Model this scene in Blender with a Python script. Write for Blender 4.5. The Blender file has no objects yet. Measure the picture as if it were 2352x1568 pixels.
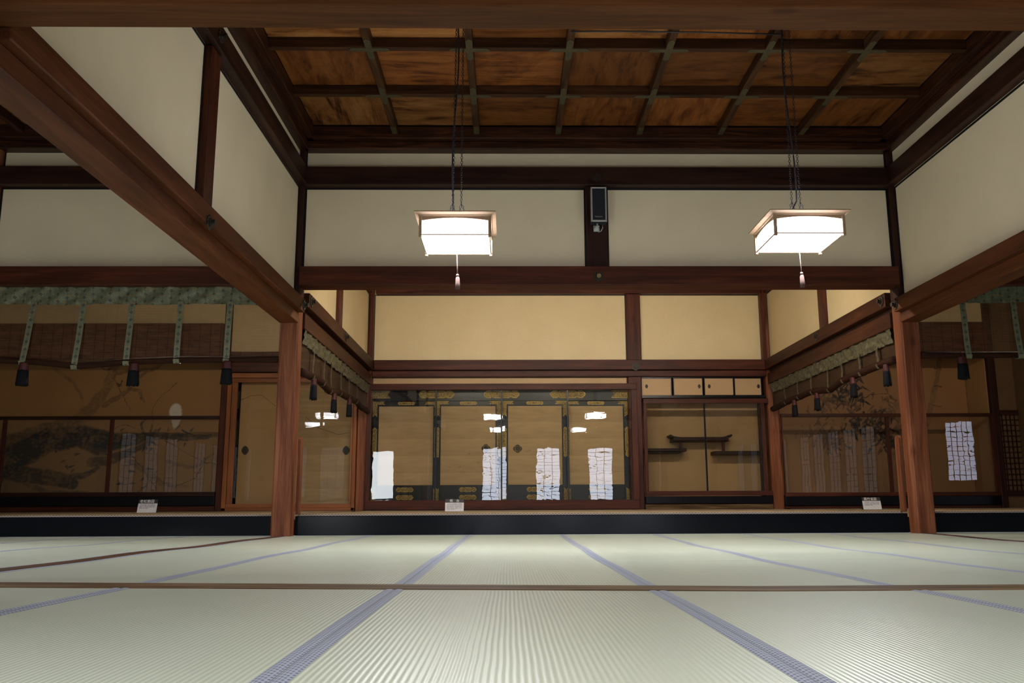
import bpy, bmesh, math, random
from mathutils import Vector, Matrix, noise
random.seed(7)
PI = math.pi
# ---------------------------------------------------------------- camera, world, exposure
FPX, YAW, PITCH, ROLL, CXP, CYP, HC = 2010.0, 0.016, 0.1820, -0.0044, 1199.5, 784.0, 0.34
W, Hh = 2352, 1568
sc = bpy.context.scene
C = sc.collection
_f = Vector((math.sin(YAW)*math.cos(PITCH), math.cos(YAW)*math.cos(PITCH), math.sin(PITCH)))
_r = _f.cross(Vector((0, 0, 1))).normalized(); _u = _r.cross(_f)
_r2 = _r*math.cos(ROLL) + _u*math.sin(ROLL); _u2 = -_r*math.sin(ROLL) + _u*math.cos(ROLL)
camd = bpy.data.cameras.new('camera'); cam = bpy.data.objects.new('camera', camd); C.objects.link(cam)
M3 = Matrix((_r2, _u2, -_f)).transposed()
cam.matrix_world = Matrix.Translation((0, 0, HC)) @ M3.to_4x4()
camd.sensor_fit = 'HORIZONTAL'; camd.sensor_width = 36.0; camd.lens = FPX/W*36.0
camd.shift_x = -(CXP - W/2)/W; camd.shift_y = 0
camd.clip_start = 0.05; camd.clip_end = 100
sc.camera = cam
wd = bpy.data.worlds.new('world'); sc.world = wd; wd.use_nodes = True
wd.node_tree.nodes['Background'].inputs[0].default_value = (0.75, 0.86, 1.0, 1)
wd.node_tree.nodes['Background'].inputs[1].default_value = 0.25
sc.view_settings.view_transform = 'Standard'; sc.view_settings.look = 'None'
sc.view_settings.exposure = 0.22; sc.view_settings.gamma = 1.0; sc.view_settings.use_curve_mapping = False
LAMP_E = 10.0
LAMP_W = 95.0      # paper shades of the pendant lamps
TUBE_E = 250.0
SHOJI_E = 6.5      # daylit paper of the rear screens
SIDE_E = 0.24       # daylit paper of the side screens

def ray(x, y):
    return ((x-CXP)*_r2 - (y-CYP)*_u2 + FPX*_f)/FPX
def atY(x, y, Y):
    d = ray(x, y); t = Y/d.y; return (d.x*t, HC + d.z*t)      # X, Z
def atX(x, y, X):
    d = ray(x, y); t = X/d.x; return (d.y*t, HC + d.z*t)      # Y, Z

# ---------------------------------------------------------------- helpers
def tag(o, label=None, cat=None, group=None, kind=None):
    if label: o['label'] = label
    if cat: o['category'] = cat
    if group: o['group'] = group
    if kind: o['kind'] = kind
    return o
def empty(name, loc, label, cat, group=None):
    o = bpy.data.objects.new(name, None); o.empty_display_size = 0.05; C.objects.link(o); o.location = loc
    return tag(o, label, cat, group)

class MB:
    def each(s, name, mat, parent, **k):
        for i in range(len(s.v)//8):
            q = MB(); q.v = s.v[8*i:8*i+8]; q.f = [tuple(a-8*i for a in f) for f in s.f[6*i:6*i+6]]; q.build(name, mat, parent, **k)

    def __init__(s): s.v = []; s.f = []; s.uv = {}
    def quad(s, a, b, c, d):
        n = len(s.v); s.v += [a, b, c, d]; s.f.append((n, n+1, n+2, n+3)); return s
    def box(s, x0, x1, y0, y1, z0, z1):
        if x0 > x1: x0, x1 = x1, x0
        if y0 > y1: y0, y1 = y1, y0
        if z0 > z1: z0, z1 = z1, z0
        n = len(s.v)
        s.v += [(x0,y0,z0),(x1,y0,z0),(x1,y1,z0),(x0,y1,z0),(x0,y0,z1),(x1,y0,z1),(x1,y1,z1),(x0,y1,z1)]
        s.f += [(n,n+3,n+2,n+1),(n+4,n+5,n+6,n+7),(n,n+1,n+5,n+4),(n+1,n+2,n+6,n+5),(n+2,n+3,n+7,n+6),(n+3,n,n+4,n+7)]
        return s
    def prism(s, pts, fn, d):     # pts: (u,v) outline; fn(u,v,w) -> xyz; w from 0 to d
        n = len(s.v); k = len(pts)
        s.v += [fn(u, v, 0) for u, v in pts] + [fn(u, v, d) for u, v in pts]
        s.f.append(tuple(range(n, n+k))); s.f.append(tuple(range(n+2*k-1, n+k-1, -1)))
        for i in range(k): j = (i+1) % k; s.f.append((n+i, n+k+i, n+k+j, n+j))
        return s
    def tube(s, path, r, k=8, cap=True):
        path = [Vector(p) for p in path]; n0 = len(s.v)
        rr = r if isinstance(r, (list, tuple)) else [r]*len(path)
        for i, p in enumerate(path):
            t = (path[min(i+1, len(path)-1)] - path[max(i-1, 0)]).normalized()
            a = t.cross(Vector((0, 0, 1)))
            if a.length < 0.05: a = t.cross(Vector((0, 1, 0)))
            a.normalize(); b = t.cross(a)
            for j in range(k):
                q = 2*PI*j/k; s.v.append(tuple(p + a*math.cos(q)*rr[i] + b*math.sin(q)*rr[i]))
        for i in range(len(path)-1):
            for j in range(k):
                j2 = (j+1) % k; s.f.append((n0+i*k+j, n0+i*k+j2, n0+(i+1)*k+j2, n0+(i+1)*k+j))
        if cap:
            s.f.append(tuple(n0+j for j in range(k))[::-1]); s.f.append(tuple(n0+(len(path)-1)*k+j for j in range(k)))
        return s
    def ring(s, c, ax, R, r, sx=1.0, k=10, m=5, rot=0.0):   # torus, ax = (e1, e2)
        e1, e2 = Vector(ax[0]), Vector(ax[1]); c = Vector(c); n0 = len(s.v); e3 = e1.cross(e2)
        for i in range(k):
            q = 2*PI*i/k; d = e1*math.cos(q)*sx + e2*math.sin(q); dn = (e1*math.cos(q) + e2*math.sin(q))
            for j in range(m):
                w = 2*PI*j/m; s.v.append(tuple(c + d*R + dn*r*math.cos(w) + e3*r*math.sin(w)))
        for i in range(k):
            for j in range(m):
                a = (i+1) % k; b = (j+1) % m
                s.f.append((n0+i*m+j, n0+a*m+j, n0+a*m+b, n0+i*m+b))
        return s
    def grid(s, nu, nv, fn, uvfn=None):
        n0 = len(s.v)
        for i in range(nu+1):
            for j in range(nv+1):
                s.v.append(tuple(fn(i/nu, j/nv)))
                if uvfn: s.uv[len(s.v)-1] = uvfn(i/nu, j/nv)
        for i in range(nu):
            for j in range(nv):
                a = n0+i*(nv+1)+j; s.f.append((a, a+nv+1, a+nv+2, a+1))
        return s
    def build(s, name, mat, parent=None, origin=None, bevel=0, smooth=False, solid=0):
        me = bpy.data.meshes.new(name)
        if parent is not None:
            o0 = Vector((0, 0, 0)); p = parent
            while p is not None: o0 += Vector(p.location); p = p.parent
        elif origin is not None: o0 = Vector(origin)
        else: o0 = Vector((0, 0, 0))
        me.from_pydata([tuple(Vector(v)-o0) for v in s.v], [], s.f)
        if s.uv:
            l = me.uv_layers.new(name='UVMap')
            for lp in me.loops: l.data[lp.index].uv = s.uv.get(lp.vertex_index, (0, 0))
        me.materials.append(mat)
        bm = bmesh.new(); bm.from_mesh(me); bmesh.ops.recalc_face_normals(bm, faces=bm.faces); bm.to_mesh(me); bm.free()
        if smooth: me.polygons.foreach_set('use_smooth', [True]*len(me.polygons))
        o = bpy.data.objects.new(name, me); C.objects.link(o)
        if parent is not None: o.parent = parent
        else: o.location = o0
        if solid:
            m = o.modifiers.new('solid', 'SOLIDIFY'); m.thickness = solid; m.offset = 0
        if bevel:
            m = o.modifiers.new('bevel', 'BEVEL'); m.width = bevel; m.segments = 2; m.limit_method = 'ANGLE'
        return o
def struct(name, mb, mat, parent=None, bevel=0, origin=None, smooth=False):
    o = mb.build(name, mat, parent, origin=origin, bevel=bevel, smooth=smooth)
    if parent is None: o['kind'] = 'structure'
    return o
TRIM = [0]
def trim(mb, mat, bevel=0.006, smooth=False):
    TRIM[0] += 1
    return struct('trim_%d' % TRIM[0], mb, mat, bevel=bevel, smooth=smooth)

# ---------------------------------------------------------------- materials
class NT:
    def __init__(s, name):
        s.m = bpy.data.materials.new(name); s.m.use_nodes = True; s.t = s.m.node_tree; s.t.nodes.clear()
        s.out = s.t.nodes.new('ShaderNodeOutputMaterial')
    def n(s, typ, ins=None, **kw):
        nd = s.t.nodes.new(typ)
        for k, v in kw.items(): setattr(nd, k, v)
        for k, v in (ins or {}).items():
            if isinstance(v, bpy.types.NodeSocket): s.t.links.new(v, nd.inputs[k])
            else: nd.inputs[k].default_value = v
        return nd
    def math(s, op, a, b=0.0, c=0.0):
        return s.n('ShaderNodeMath', {0: a, 1: b, 2: c}, operation=op).outputs[0]
    def ramp(s, fac, stops):
        nd = s.n('ShaderNodeValToRGB', {0: fac}); r = nd.color_ramp
        while len(r.elements) < len(stops): r.elements.new(0.5)
        for e, (p, c) in zip(r.elements, stops): e.position = p; e.color = (c[0], c[1], c[2], 1)
        return nd.outputs[0]
    def mix(s, f, a, b, mode='MIX'):
        nd = s.n('ShaderNodeMix', data_type='RGBA', blend_type=mode)
        for i, v in ((0, f), (6, a), (7, b)):
            if isinstance(v, bpy.types.NodeSocket): s.t.links.new(v, nd.inputs[i])
            else: nd.inputs[i].default_value = v if i == 0 else (v[0], v[1], v[2], 1)
        return nd.outputs[2]
    def obj(s): return s.n('ShaderNodeTexCoord').outputs['Object']
    def mapped(s, vec, scale, loc=None):
        d = {'Vector': vec, 'Scale': scale}
        if loc is not None: d['Location'] = loc
        return s.n('ShaderNodeMapping', d).outputs[0]
    def noise(s, vec, scale, det=4, rough=0.55, dist=0.0):
        return s.n('ShaderNodeTexNoise', {'Vector': vec, 'Scale': scale, 'Detail': det, 'Roughness': rough, 'Distortion': dist}).outputs[0]
    def bsdf(s, base, rough=0.5, metal=0.0, normal=None, spec=0.5, **kw):
        d = {'Roughness': rough, 'Metallic': metal, 'Specular IOR Level': spec}
        d['Base Color'] = base if isinstance(base, bpy.types.NodeSocket) else (base[0], base[1], base[2], 1)
        if normal is not None: d['Normal'] = normal
        d.update(kw)
        b = s.n('ShaderNodeBsdfPrincipled', d); return b.outputs[0]
    def bump(s, h, strength=0.3, dist=0.01):
        return s.n('ShaderNodeBump', {'Height': h, 'Strength': strength, 'Distance': dist}).outputs[0]
    def done(s, sh): s.t.links.new(sh, s.out.inputs[0]); return s.m

def wood(name, dark, mid, light, axis, rough=0.45, sc_=1.0, spec=0.22, fig=0.0):
    t = NT(name); v = t.obj(); s = [7.0, 7.0, 7.0]; s[axis] = 0.5
    s = [q*sc_ for q in s]
    oi = t.n('ShaderNodeObjectInfo').outputs['Random']
    off = t.n('ShaderNodeCombineXYZ', {0: t.math('MULTIPLY', oi, 37.0), 1: t.math('MULTIPLY', oi, 17.0), 2: t.math('MULTIPLY', oi, 29.0)}).outputs[0]
    v2 = t.n('ShaderNodeVectorMath', {0: v, 1: off}, operation='ADD').outputs[0]
    m = t.mapped(v2, tuple(s))
    a = t.noise(m, 1.6, 5, 0.6, 0.6 + fig)
    s2 = [60.0]*3; s2[axis] = 1.6
    g = t.noise(t.mapped(v2, tuple(s2)), 2.0, 3, 0.6)
    k = t.math('ADD', t.math('MULTIPLY', a, 0.7), t.math('MULTIPLY', g, 0.3))
    col = t.ramp(k, [(0.33, dark), (0.5, mid), (0.68, light)])
    knots = t.n('ShaderNodeTexVoronoi', {'Vector': t.mapped(v2, tuple(2.2 if i != axis else 0.9 for i in range(3))), 'Scale': 1.6}).outputs[0]
    kk = t.ramp(knots, [(0.0, (0.25, 0.2, 0.2)), (0.06, (0.55, 0.5, 0.5)), (0.13, (1, 1, 1))])
    col = t.mix(0.8, col, kk, 'MULTIPLY')
    r = t.math('ADD', t.math('MULTIPLY', g, 0.25), rough-0.12)
    return t.done(t.bsdf(col, r, normal=t.bump(k, 0.25, 0.004), spec=spec))
D1, D2, D3 = (0.024, 0.006, 0.003), (0.062, 0.0145, 0.007), (0.115, 0.030, 0.012)
woodX = wood('redbrown_timber_x', D1, D2, D3, 0)
woodY = wood('redbrown_timber_y', D1, D2, D3, 1)
woodZ = wood('redbrown_timber_z', D1, D2, D3, 2)
innerY = wood('darkened_inner_timber', (0.018, 0.006, 0.003), (0.045, 0.014, 0.007), (0.08, 0.028, 0.012), 1, 0.5, spec=0.12)  # inner beams' copy of the timber, colour darkened against the strong tube light
pillarW = wood('pillar_timber', (0.06, 0.017, 0.007), (0.17, 0.052, 0.021), (0.30, 0.115, 0.052), 2, 0.5)
openX = wood('worn_lintel_timber', (0.05, 0.018, 0.006), (0.095, 0.034, 0.011), (0.15, 0.056, 0.019), 0, 0.6, spec=0.08)
openY = wood('worn_side_lintel_timber', (0.045, 0.013, 0.005), (0.09, 0.026, 0.009), (0.145, 0.048, 0.016), 1, 0.5, spec=0.15)
darkX = wood('dark_timber_x', (0.010, 0.003, 0.002), (0.028, 0.010, 0.007), (0.05, 0.017, 0.010), 0, 0.5)
darkY = wood('dark_timber_y', (0.010, 0.003, 0.002), (0.03, 0.011, 0.007), (0.06, 0.02, 0.012), 1, 0.5)
darkZ = wood('dark_timber_z', (0.010, 0.003, 0.002), (0.03, 0.010, 0.007), (0.05, 0.016, 0.010), 2, 0.5)
corniceX = wood('figured_cornice_x', (0.010, 0.004, 0.003), (0.03, 0.010, 0.005), (0.09, 0.028, 0.012), 0, 0.4, 1.4, fig=1.5)
corniceY = wood('figured_cornice_y', (0.010, 0.004, 0.003), (0.03, 0.010, 0.005), (0.09, 0.028, 0.012), 1, 0.4, 1.4, fig=1.5)
amberX = wood('amber_frame_x', (0.17, 0.052, 0.017), (0.26, 0.088, 0.029), (0.34, 0.13, 0.046), 0, 0.4)
amberZ = wood('amber_frame_z', (0.17, 0.052, 0.017), (0.26, 0.088, 0.029), (0.34, 0.13, 0.046), 2, 0.4)
sillX = wood('tan_sill_x', (0.045, 0.026, 0.012), (0.12, 0.072, 0.035), (0.24, 0.155, 0.085), 0, 0.6, 2.0, spec=0.06)
sillY = wood('tan_sill_y', (0.03, 0.014, 0.007), (0.075, 0.035, 0.017), (0.14, 0.07, 0.035), 1, 0.5, 2.0)
ribY = wood('ceiling_rib_timber_y', (0.015, 0.006, 0.003), (0.04, 0.016, 0.006), (0.09, 0.038, 0.015), 1, 0.5, 1.5, spec=0.15)
ribX = wood('ceiling_rib_timber_x', (0.015, 0.006, 0.003), (0.04, 0.015, 0.006), (0.075, 0.03, 0.012), 0, 0.5, 1.5, spec=0.15)
lampW = wood('pale_lamp_wood', (0.28, 0.17, 0.11), (0.36, 0.23, 0.15), (0.44, 0.30, 0.21), 0, 0.5)

def plain(name, col, rough=0.6, metal=0.0, spec=0.5, var=0.0, scale=6.0, bump=0.0):
    t = NT(name)
    if var or bump:
        nz = t.noise(t.obj(), scale, 4)
        c = t.ramp(nz, [(0.3, tuple(q*(1-var) for q in col)), (0.7, tuple(min(1, q*(1+var)) for q in col))])
        return t.done(t.bsdf(c, rough, metal, spec=spec, normal=t.bump(nz, bump, 0.005) if bump else None))
    return t.done(t.bsdf(col, rough, metal, spec=spec))
plaster = plain('cream_plaster', (0.80, 0.69, 0.51), 0.75, var=0.05, scale=1.3, bump=0.02)
lacquer = plain('black_lacquer', (0.003, 0.003, 0.005), 0.25, spec=0.3, var=0.2, scale=3)
lacq_step = NT('black_lacquer_step')
_n = lacq_step.noise(lacq_step.mapped(lacq_step.obj(), (1, 8, 8)), 2.5, 5)
lacq_step = lacq_step.done(lacq_step.bsdf((0.003, 0.004, 0.007), lacq_step.math('ADD', lacq_step.math('MULTIPLY', _n, 0.10), 0.12), spec=0.16))
edging = plain('black_edging', (0.008, 0.008, 0.012), 0.35)
def gold_paper(name, c0, c1, metal=0.25, rough=0.5):
    t = NT(name); o = t.obj()
    f = t.noise(o, 260.0, 2, 0.8); g = t.noise(o, 1.7, 3)
    k = t.math('ADD', t.math('MULTIPLY', f, 0.75), t.math('MULTIPLY', g, 0.25))
    col = t.ramp(k, [(0.3, c0), (0.7, c1)])
    return t.done(t.bsdf(col, rough, metal, normal=t.bump(f, 0.35, 0.002)))
goldP = gold_paper('gold_flecked_wallpaper', (0.66, 0.50, 0.26), (0.86, 0.70, 0.42), 0.1)
cupP = gold_paper('orange_gold_paper', (0.42, 0.26, 0.12), (0.62, 0.41, 0.21), 0.1)
agedP = gold_paper('aged_tan_paper', (0.42, 0.24, 0.10), (0.54, 0.33, 0.145), 0.0, 0.7)
doorP = NT('door_paper')      # faint sheet joints of the mounted paper
_o = doorP.n('ShaderNodeTexCoord').outputs['Object']
_sx = doorP.n('ShaderNodeSeparateXYZ', {0: _o})
_w = doorP.math('FRACT', doorP.math('MULTIPLY', _sx.outputs[2], 3.6))
_b = doorP.noise(doorP.mapped(_o, (1.5, 1.5, 9.0)), 2.0, 4)
_k = doorP.math('ADD', doorP.math('MULTIPLY', _w, 0.25), doorP.math('MULTIPLY', _b, 0.75))
doorP = doorP.done(doorP.bsdf(doorP.ramp(_k, [(0.3, (0.38, 0.23, 0.10)), (0.7, (0.50, 0.32, 0.145))]), 0.6))
def vcol(name, rough=0.6):
    t = NT(name); a = t.n('ShaderNodeVertexColor', layer_name='Col').outputs[0]
    f = t.noise(t.obj(), 90.0, 3); g = t.noise(t.obj(), 1.2, 3)
    k = t.ramp(t.math('ADD', t.math('MULTIPLY', f, 0.5), t.math('MULTIPLY', g, 0.5)), [(0.3, (0.82, 0.8, 0.76)), (0.7, (1, 1, 1))])
    return t.done(t.bsdf(t.mix(1.0, a, k, 'MULTIPLY'), rough))
paintM = vcol('ink_painting')
brass = plain('aged_brass', (0.35, 0.26, 0.13), 0.4, 0.6, var=0.4, scale=30)
gold = NT('engraved_gold')
_g = gold.n('ShaderNodeTexVoronoi', {'Vector': gold.obj(), 'Scale': 70.0}, feature='F1').outputs[0]
gold = gold.done(gold.bsdf(gold.ramp(_g, [(0.1, (0.42, 0.26, 0.05)), (0.45, (0.22, 0.13, 0.025)), (0.8, (0.07, 0.045, 0.015))]), 0.45, 0.5, normal=gold.bump(_g, 0.6, 0.004)))
goldedge = plain('gold_rim', (0.42, 0.27, 0.06), 0.4, 0.6)
pull = plain('dark_bronze', (0.03, 0.023, 0.016), 0.5, 0.35, var=0.3, scale=40)
iron = plain('black_iron', (0.012, 0.012, 0.014), 0.5, 0.4)
cordM = plain('black_cord', (0.01, 0.011, 0.016), 0.55)
silver = plain('aluminium_trim', (0.55, 0.57, 0.57), 0.35, 0.6)
grille = plain('speaker_cloth', (0.006, 0.008, 0.016), 0.8)
white = plain('white_card', (0.62, 0.62, 0.66), 0.6)
blackcard = plain('black_card', (0.01, 0.009, 0.010), 0.5)
inkM = plain('grey_print', (0.25, 0.25, 0.3), 0.7)
titleM = plain('white_print', (0.75, 0.75, 0.78), 0.6)
redT = plain('crimson_silk', (0.05, 0.0025, 0.003), 0.6, var=0.3, scale=60)
navyT = plain('black_silk', (0.0035, 0.0035, 0.006), 0.8, spec=0.2, var=0.3, scale=80)
pinkT = plain('pale_silk', (0.09, 0.055, 0.05), 0.8, spec=0.1)
lampcord = plain('ivory_cord', (0.12, 0.09, 0.075), 0.7, spec=0.1)
redcord = plain('red_cord', (0.12, 0.02, 0.012), 0.7)

def emis(name, col, e, latt=False):
    t = NT(name)
    em = t.n('ShaderNodeEmission', {'Color': (col[0], col[1], col[2], 1), 'Strength': e})
    return t.done(em.outputs[0])
t = NT('lit_lamp_paper')
_e = t.n('ShaderNodeEmission', {'Color': (0.96, 0.98, 1.0, 1), 'Strength': LAMP_E*2}).outputs[0]
lampE = t.done(t.n('ShaderNodeMixShader', {0: 0.5, 1: _e, 2: t.n('ShaderNodeBsdfTransparent').outputs[0]}).outputs[0])
shojiE = emis('daylit_screen_paper', (0.80, 0.85, 1.0), SHOJI_E)
corrE = emis('daylit_corridor_paper', (0.72, 0.76, 1.0), SHOJI_E*0.42)
sideE = emis('daylit_side_screen_paper', (0.84, 0.90, 1.0), SIDE_E)

# tatami
t = NT('tatami_weave'); o = t.n('ShaderNodeNewGeometry').outputs['Position']; sx = t.n('ShaderNodeSeparateXYZ', {0: o})
wob = t.math('MULTIPLY', t.noise(o, 2.2, 2), 0.006)
ph = t.math('MULTIPLY', t.math('ADD', sx.outputs[0], wob), 2*PI/0.0142)
rid = t.math('MULTIPLY', t.math('ADD', t.math('SINE', ph), 1.0), 0.5)
fin = t.noise(t.mapped(o, (500, 60, 1)), 1.0, 2)
big = t.noise(t.mapped(o, (0.8, 0.35, 1)), 1.2, 3)
rnd = t.n('ShaderNodeObjectInfo').outputs['Random']
c0 = t.ramp(big, [(0.3, (0.53, 0.575, 0.465)), (0.7, (0.60, 0.645, 0.53))])
c1 = t.mix(t.math('MULTIPLY', rnd, 0.35), c0, (0.58, 0.605, 0.49))
c2 = t.mix(t.math('MULTIPLY', t.math('SUBTRACT', 1.0, rid), 0.10), c1, (0.40, 0.43, 0.32))
hgt = t.math('ADD', rid, t.math('MULTIPLY', fin, 0.25))
tatamiM = t.done(t.bsdf(c2, 0.27, normal=t.bump(hgt, 0.55, 0.0013), spec=1.0))
# platform tatami, seen edge-on
tatamiP = plain('old_platform_tatami', (0.30, 0.22, 0.13), 0.6, var=0.2, scale=20)
# border of mats: two rows of dark dashes on lavender
def checks(name, base, dk, pu, pv, du=0.5):
    t = NT(name); uv = t.n('ShaderNodeUVMap').outputs[0]; sx = t.n('ShaderNodeSeparateXYZ', {0: uv})
    a = t.math('MULTIPLY', sx.outputs[0], 1.0/pu); row = t.math('FLOOR', a)
    b = t.math('ADD', t.math('MULTIPLY', sx.outputs[1], 1.0/pv), t.math('MULTIPLY', row, 0.5))
    fa = t.math('ABSOLUTE', t.math('SUBTRACT', t.math('FRACT', a), 0.5)); fb = t.math('ABSOLUTE', t.math('SUBTRACT', t.math('FRACT', b), 0.5))
    k = t.math('MULTIPLY', t.math('LESS_THAN', fa, 0.30), t.math('LESS_THAN', fb, 0.27))
    nz = t.noise(t.mapped(uv, (400, 400, 1)), 1.0, 2)
    col = t.mix(t.math('MULTIPLY', k, t.math('ADD', 0.55, t.math('MULTIPLY', nz, 0.6))), base, dk)
    return t.done(t.bsdf(col, 0.75))
heri = checks('check_border_cloth', (0.29, 0.31, 0.365), (0.075, 0.082, 0.14), 0.0088, 0.0205)
heriP = checks('platform_border_cloth', (0.5, 0.42, 0.36), (0.03, 0.02, 0.02), 0.012, 0.035)
# brocade
def brocade_mat(nm, pal, orange):
    t = NT(nm); uv = t.n('ShaderNodeUVMap').outputs[0]; sx = t.n('ShaderNodeSeparateXYZ', {0: uv})
    def cell(px, pz, offx, offz):
        a = t.math('ADD', t.math('MULTIPLY', sx.outputs[0], 1/px), offx); b = t.math('ADD', t.math('MULTIPLY', sx.outputs[1], 1/pz), offz)
        return (t.math('MULTIPLY', t.math('SUBTRACT', t.math('FRACT', a), 0.5), px), t.math('MULTIPLY', t.math('SUBTRACT', t.math('FRACT', b), 0.5), pz))
    def diamond(ox, oz):
        u, v = cell(0.19, 0.078, ox, oz); d = t.math('ADD', t.math('ABSOLUTE', u), t.math('ABSOLUTE', v))
        ringd = t.math('LESS_THAN', t.math('ABSOLUTE', t.math('SUBTRACT', d, 0.013)), 0.0045)
        u2, v2 = cell(0.19, 0.0156, ox, oz); dot = t.math('LESS_THAN', t.math('ADD', t.math('ABSOLUTE', u2), t.math('ABSOLUTE', v2)), 0.0042)
        return t.math('MAXIMUM', ringd, dot)
    dm = t.math('MAXIMUM', diamond(0.0, 0.0), diamond(0.5, 0.5))
    nz = t.noise(t.mapped(uv, (18, 18, 1)), 1.0, 3); n2 = t.noise(t.mapped(uv, (26, 26, 1), (4, 9, 0)), 1.0, 1)
    base = t.ramp(nz, [(0.35, pal[0]), (0.55, pal[1]), (0.7, pal[2])])
    base = t.mix(t.ramp(n2, [(0.55, (0, 0, 0)), (0.66, (0.6, 0.6, 0.6))]), base, orange)
    return t.done(t.bsdf(t.mix(t.math('MULTIPLY', dm, 0.85), base, (0.012, 0.014, 0.018)), 0.5, spec=0.4))
brocade = brocade_mat('green_brocade', ((0.11, 0.125, 0.078), (0.15, 0.165, 0.105), (0.21, 0.23, 0.155)), (0.27, 0.17, 0.06))
brocade2 = brocade_mat('darkened_brocade', ((0.04, 0.038, 0.022), (0.09, 0.082, 0.046), (0.14, 0.13, 0.078)), (0.14, 0.09, 0.035))  # same cloth, colour darkened and warmed to offset the close tube light
# bamboo blind: slats with gaps, threads
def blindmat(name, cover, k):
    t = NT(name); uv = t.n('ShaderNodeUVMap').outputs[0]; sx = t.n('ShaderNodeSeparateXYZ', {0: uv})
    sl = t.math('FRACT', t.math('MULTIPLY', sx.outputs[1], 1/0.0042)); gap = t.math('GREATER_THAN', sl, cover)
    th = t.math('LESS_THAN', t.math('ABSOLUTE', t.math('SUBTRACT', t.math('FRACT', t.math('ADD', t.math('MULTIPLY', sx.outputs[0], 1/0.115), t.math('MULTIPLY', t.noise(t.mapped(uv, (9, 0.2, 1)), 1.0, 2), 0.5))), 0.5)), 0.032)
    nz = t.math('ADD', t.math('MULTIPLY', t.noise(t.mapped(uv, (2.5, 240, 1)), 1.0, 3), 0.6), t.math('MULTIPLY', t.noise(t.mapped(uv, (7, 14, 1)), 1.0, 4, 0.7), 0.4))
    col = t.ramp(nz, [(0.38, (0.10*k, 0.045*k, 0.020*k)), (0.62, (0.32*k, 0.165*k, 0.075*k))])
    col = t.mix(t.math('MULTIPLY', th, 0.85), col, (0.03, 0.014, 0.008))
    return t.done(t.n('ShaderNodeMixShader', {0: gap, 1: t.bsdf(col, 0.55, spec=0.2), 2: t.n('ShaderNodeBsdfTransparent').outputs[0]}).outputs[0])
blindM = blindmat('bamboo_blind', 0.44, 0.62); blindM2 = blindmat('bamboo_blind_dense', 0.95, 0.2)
rollM = NT('bamboo_roll'); _n = rollM.noise(rollM.mapped(rollM.obj(), (3, 3, 160)), 1.0, 3)
rollM = rollM.done(rollM.bsdf(rollM.ramp(_n, [(0.3, (0.012, 0.005, 0.003)), (0.7, (0.045, 0.016, 0.009))]), 0.7, spec=0.1))
# thin wavy glass
def glassmat(name, wav):
    t = NT(name); o = t.obj()
    h = t.noise(t.mapped(o, (2.2, 1, 5.5)), 1.0, 2, 0.5, 0.8)
    h2 = t.noise(t.mapped(o, (1.1, 1, 1.6), (3, 3, 3)), 1.0, 1)
    hh = t.math('ADD', t.math('MULTIPLY', h, 0.35), h2)
    nb = t.bump(hh, 1.0, wav)
    fr = t.math('MULTIPLY', t.n('ShaderNodeFresnel', {'IOR': 1.5, 'Normal': nb}).outputs[0], 1.0)
    gl = t.n('ShaderNodeBsdfGlossy', {'Color': (1, 1, 1, 1), 'Roughness': 0.0, 'Normal': nb}).outputs[0]
    tr = t.n('ShaderNodeBsdfTransparent', {'Color': (0.96, 0.97, 0.96, 1)}).outputs[0]
    return t.done(t.n('ShaderNodeMixShader', {0: fr, 1: tr, 2: gl}).outputs[0])
glassM = glassmat('wavy_old_glass', 0.0009)
# ceiling boards
t = NT('ceiling_board'); o = t.obj(); oi = t.n('ShaderNodeObjectInfo').outputs['Random']
rot = t.math('MULTIPLY', t.math('GREATER_THAN', t.math('FRACT', t.math('MULTIPLY', oi, 7.3)), 0.55), PI/2)
off = t.n('ShaderNodeCombineXYZ', {0: t.math('MULTIPLY', oi, 91.0), 1: t.math('MULTIPLY', oi, 53.0), 2: 0.0}).outputs[0]
vr = t.n('ShaderNodeVectorRotate', {'Vector': o, 'Angle': rot}, rotation_type='Z_AXIS').outputs[0]
vv = t.n('ShaderNodeVectorMath', {0: vr, 1: off}, operation='ADD').outputs[0]
g1 = t.noise(t.mapped(vv, (0.7, 4.5, 1)), 1.5, 8, 0.68, 1.2); g2 = t.noise(t.mapped(vv, (1.2, 2.2, 1)), 1.3, 7, 0.7, 2.2)
k = t.math('ADD', t.math('MULTIPLY', g1, 0.6), t.math('MULTIPLY', g2, 0.4))
cA = t.ramp(k, [(0.36, (0.0210, 0.0052, 0.0014)), (0.43, (0.0788, 0.0224, 0.0049)), (0.50, (0.1365, 0.0430, 0.0091)), (0.58, (0.1785, 0.0628, 0.0147))])
cB = t.ramp(k, [(0.37, (0.0210, 0.0069, 0.0021)), (0.42, (0.1050, 0.0344, 0.0084)), (0.49, (0.2100, 0.0817, 0.0224)), (0.60, (0.2940, 0.1333, 0.0420))])
cc = t.mix(t.math('GREATER_THAN', t.math('FRACT', t.math('MULTIPLY', oi, 13.7)), 0.5), cA, cB)
hsv = t.n('ShaderNodeHueSaturation', {'Color': cc, 'Value': t.math('ADD', 0.65, t.math('MULTIPLY', t.math('FRACT', t.math('MULTIPLY', oi, 23.1)), 0.65))}).outputs[0]
ceilM = t.done(t.bsdf(hsv, 0.5, spec=0.2))
ribplate = plain('verdigris_plate', (0.050, 0.040, 0.016), 0.6, 0.2, var=0.3, scale=30)

# ---------------------------------------------------------------- dimensions
XL, XR, HW = -2.408, 4.455, 0.103
XLL, XRR = -9.3, 8.35
YF, YS, YB = 9.45, 9.66, 14.5     # pillar front face, step face, rear wall face
YR = -4.2
ZC = 4.43
BAYL = [XL, -5.83, XLL]; POST_M = 0.998

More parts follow.
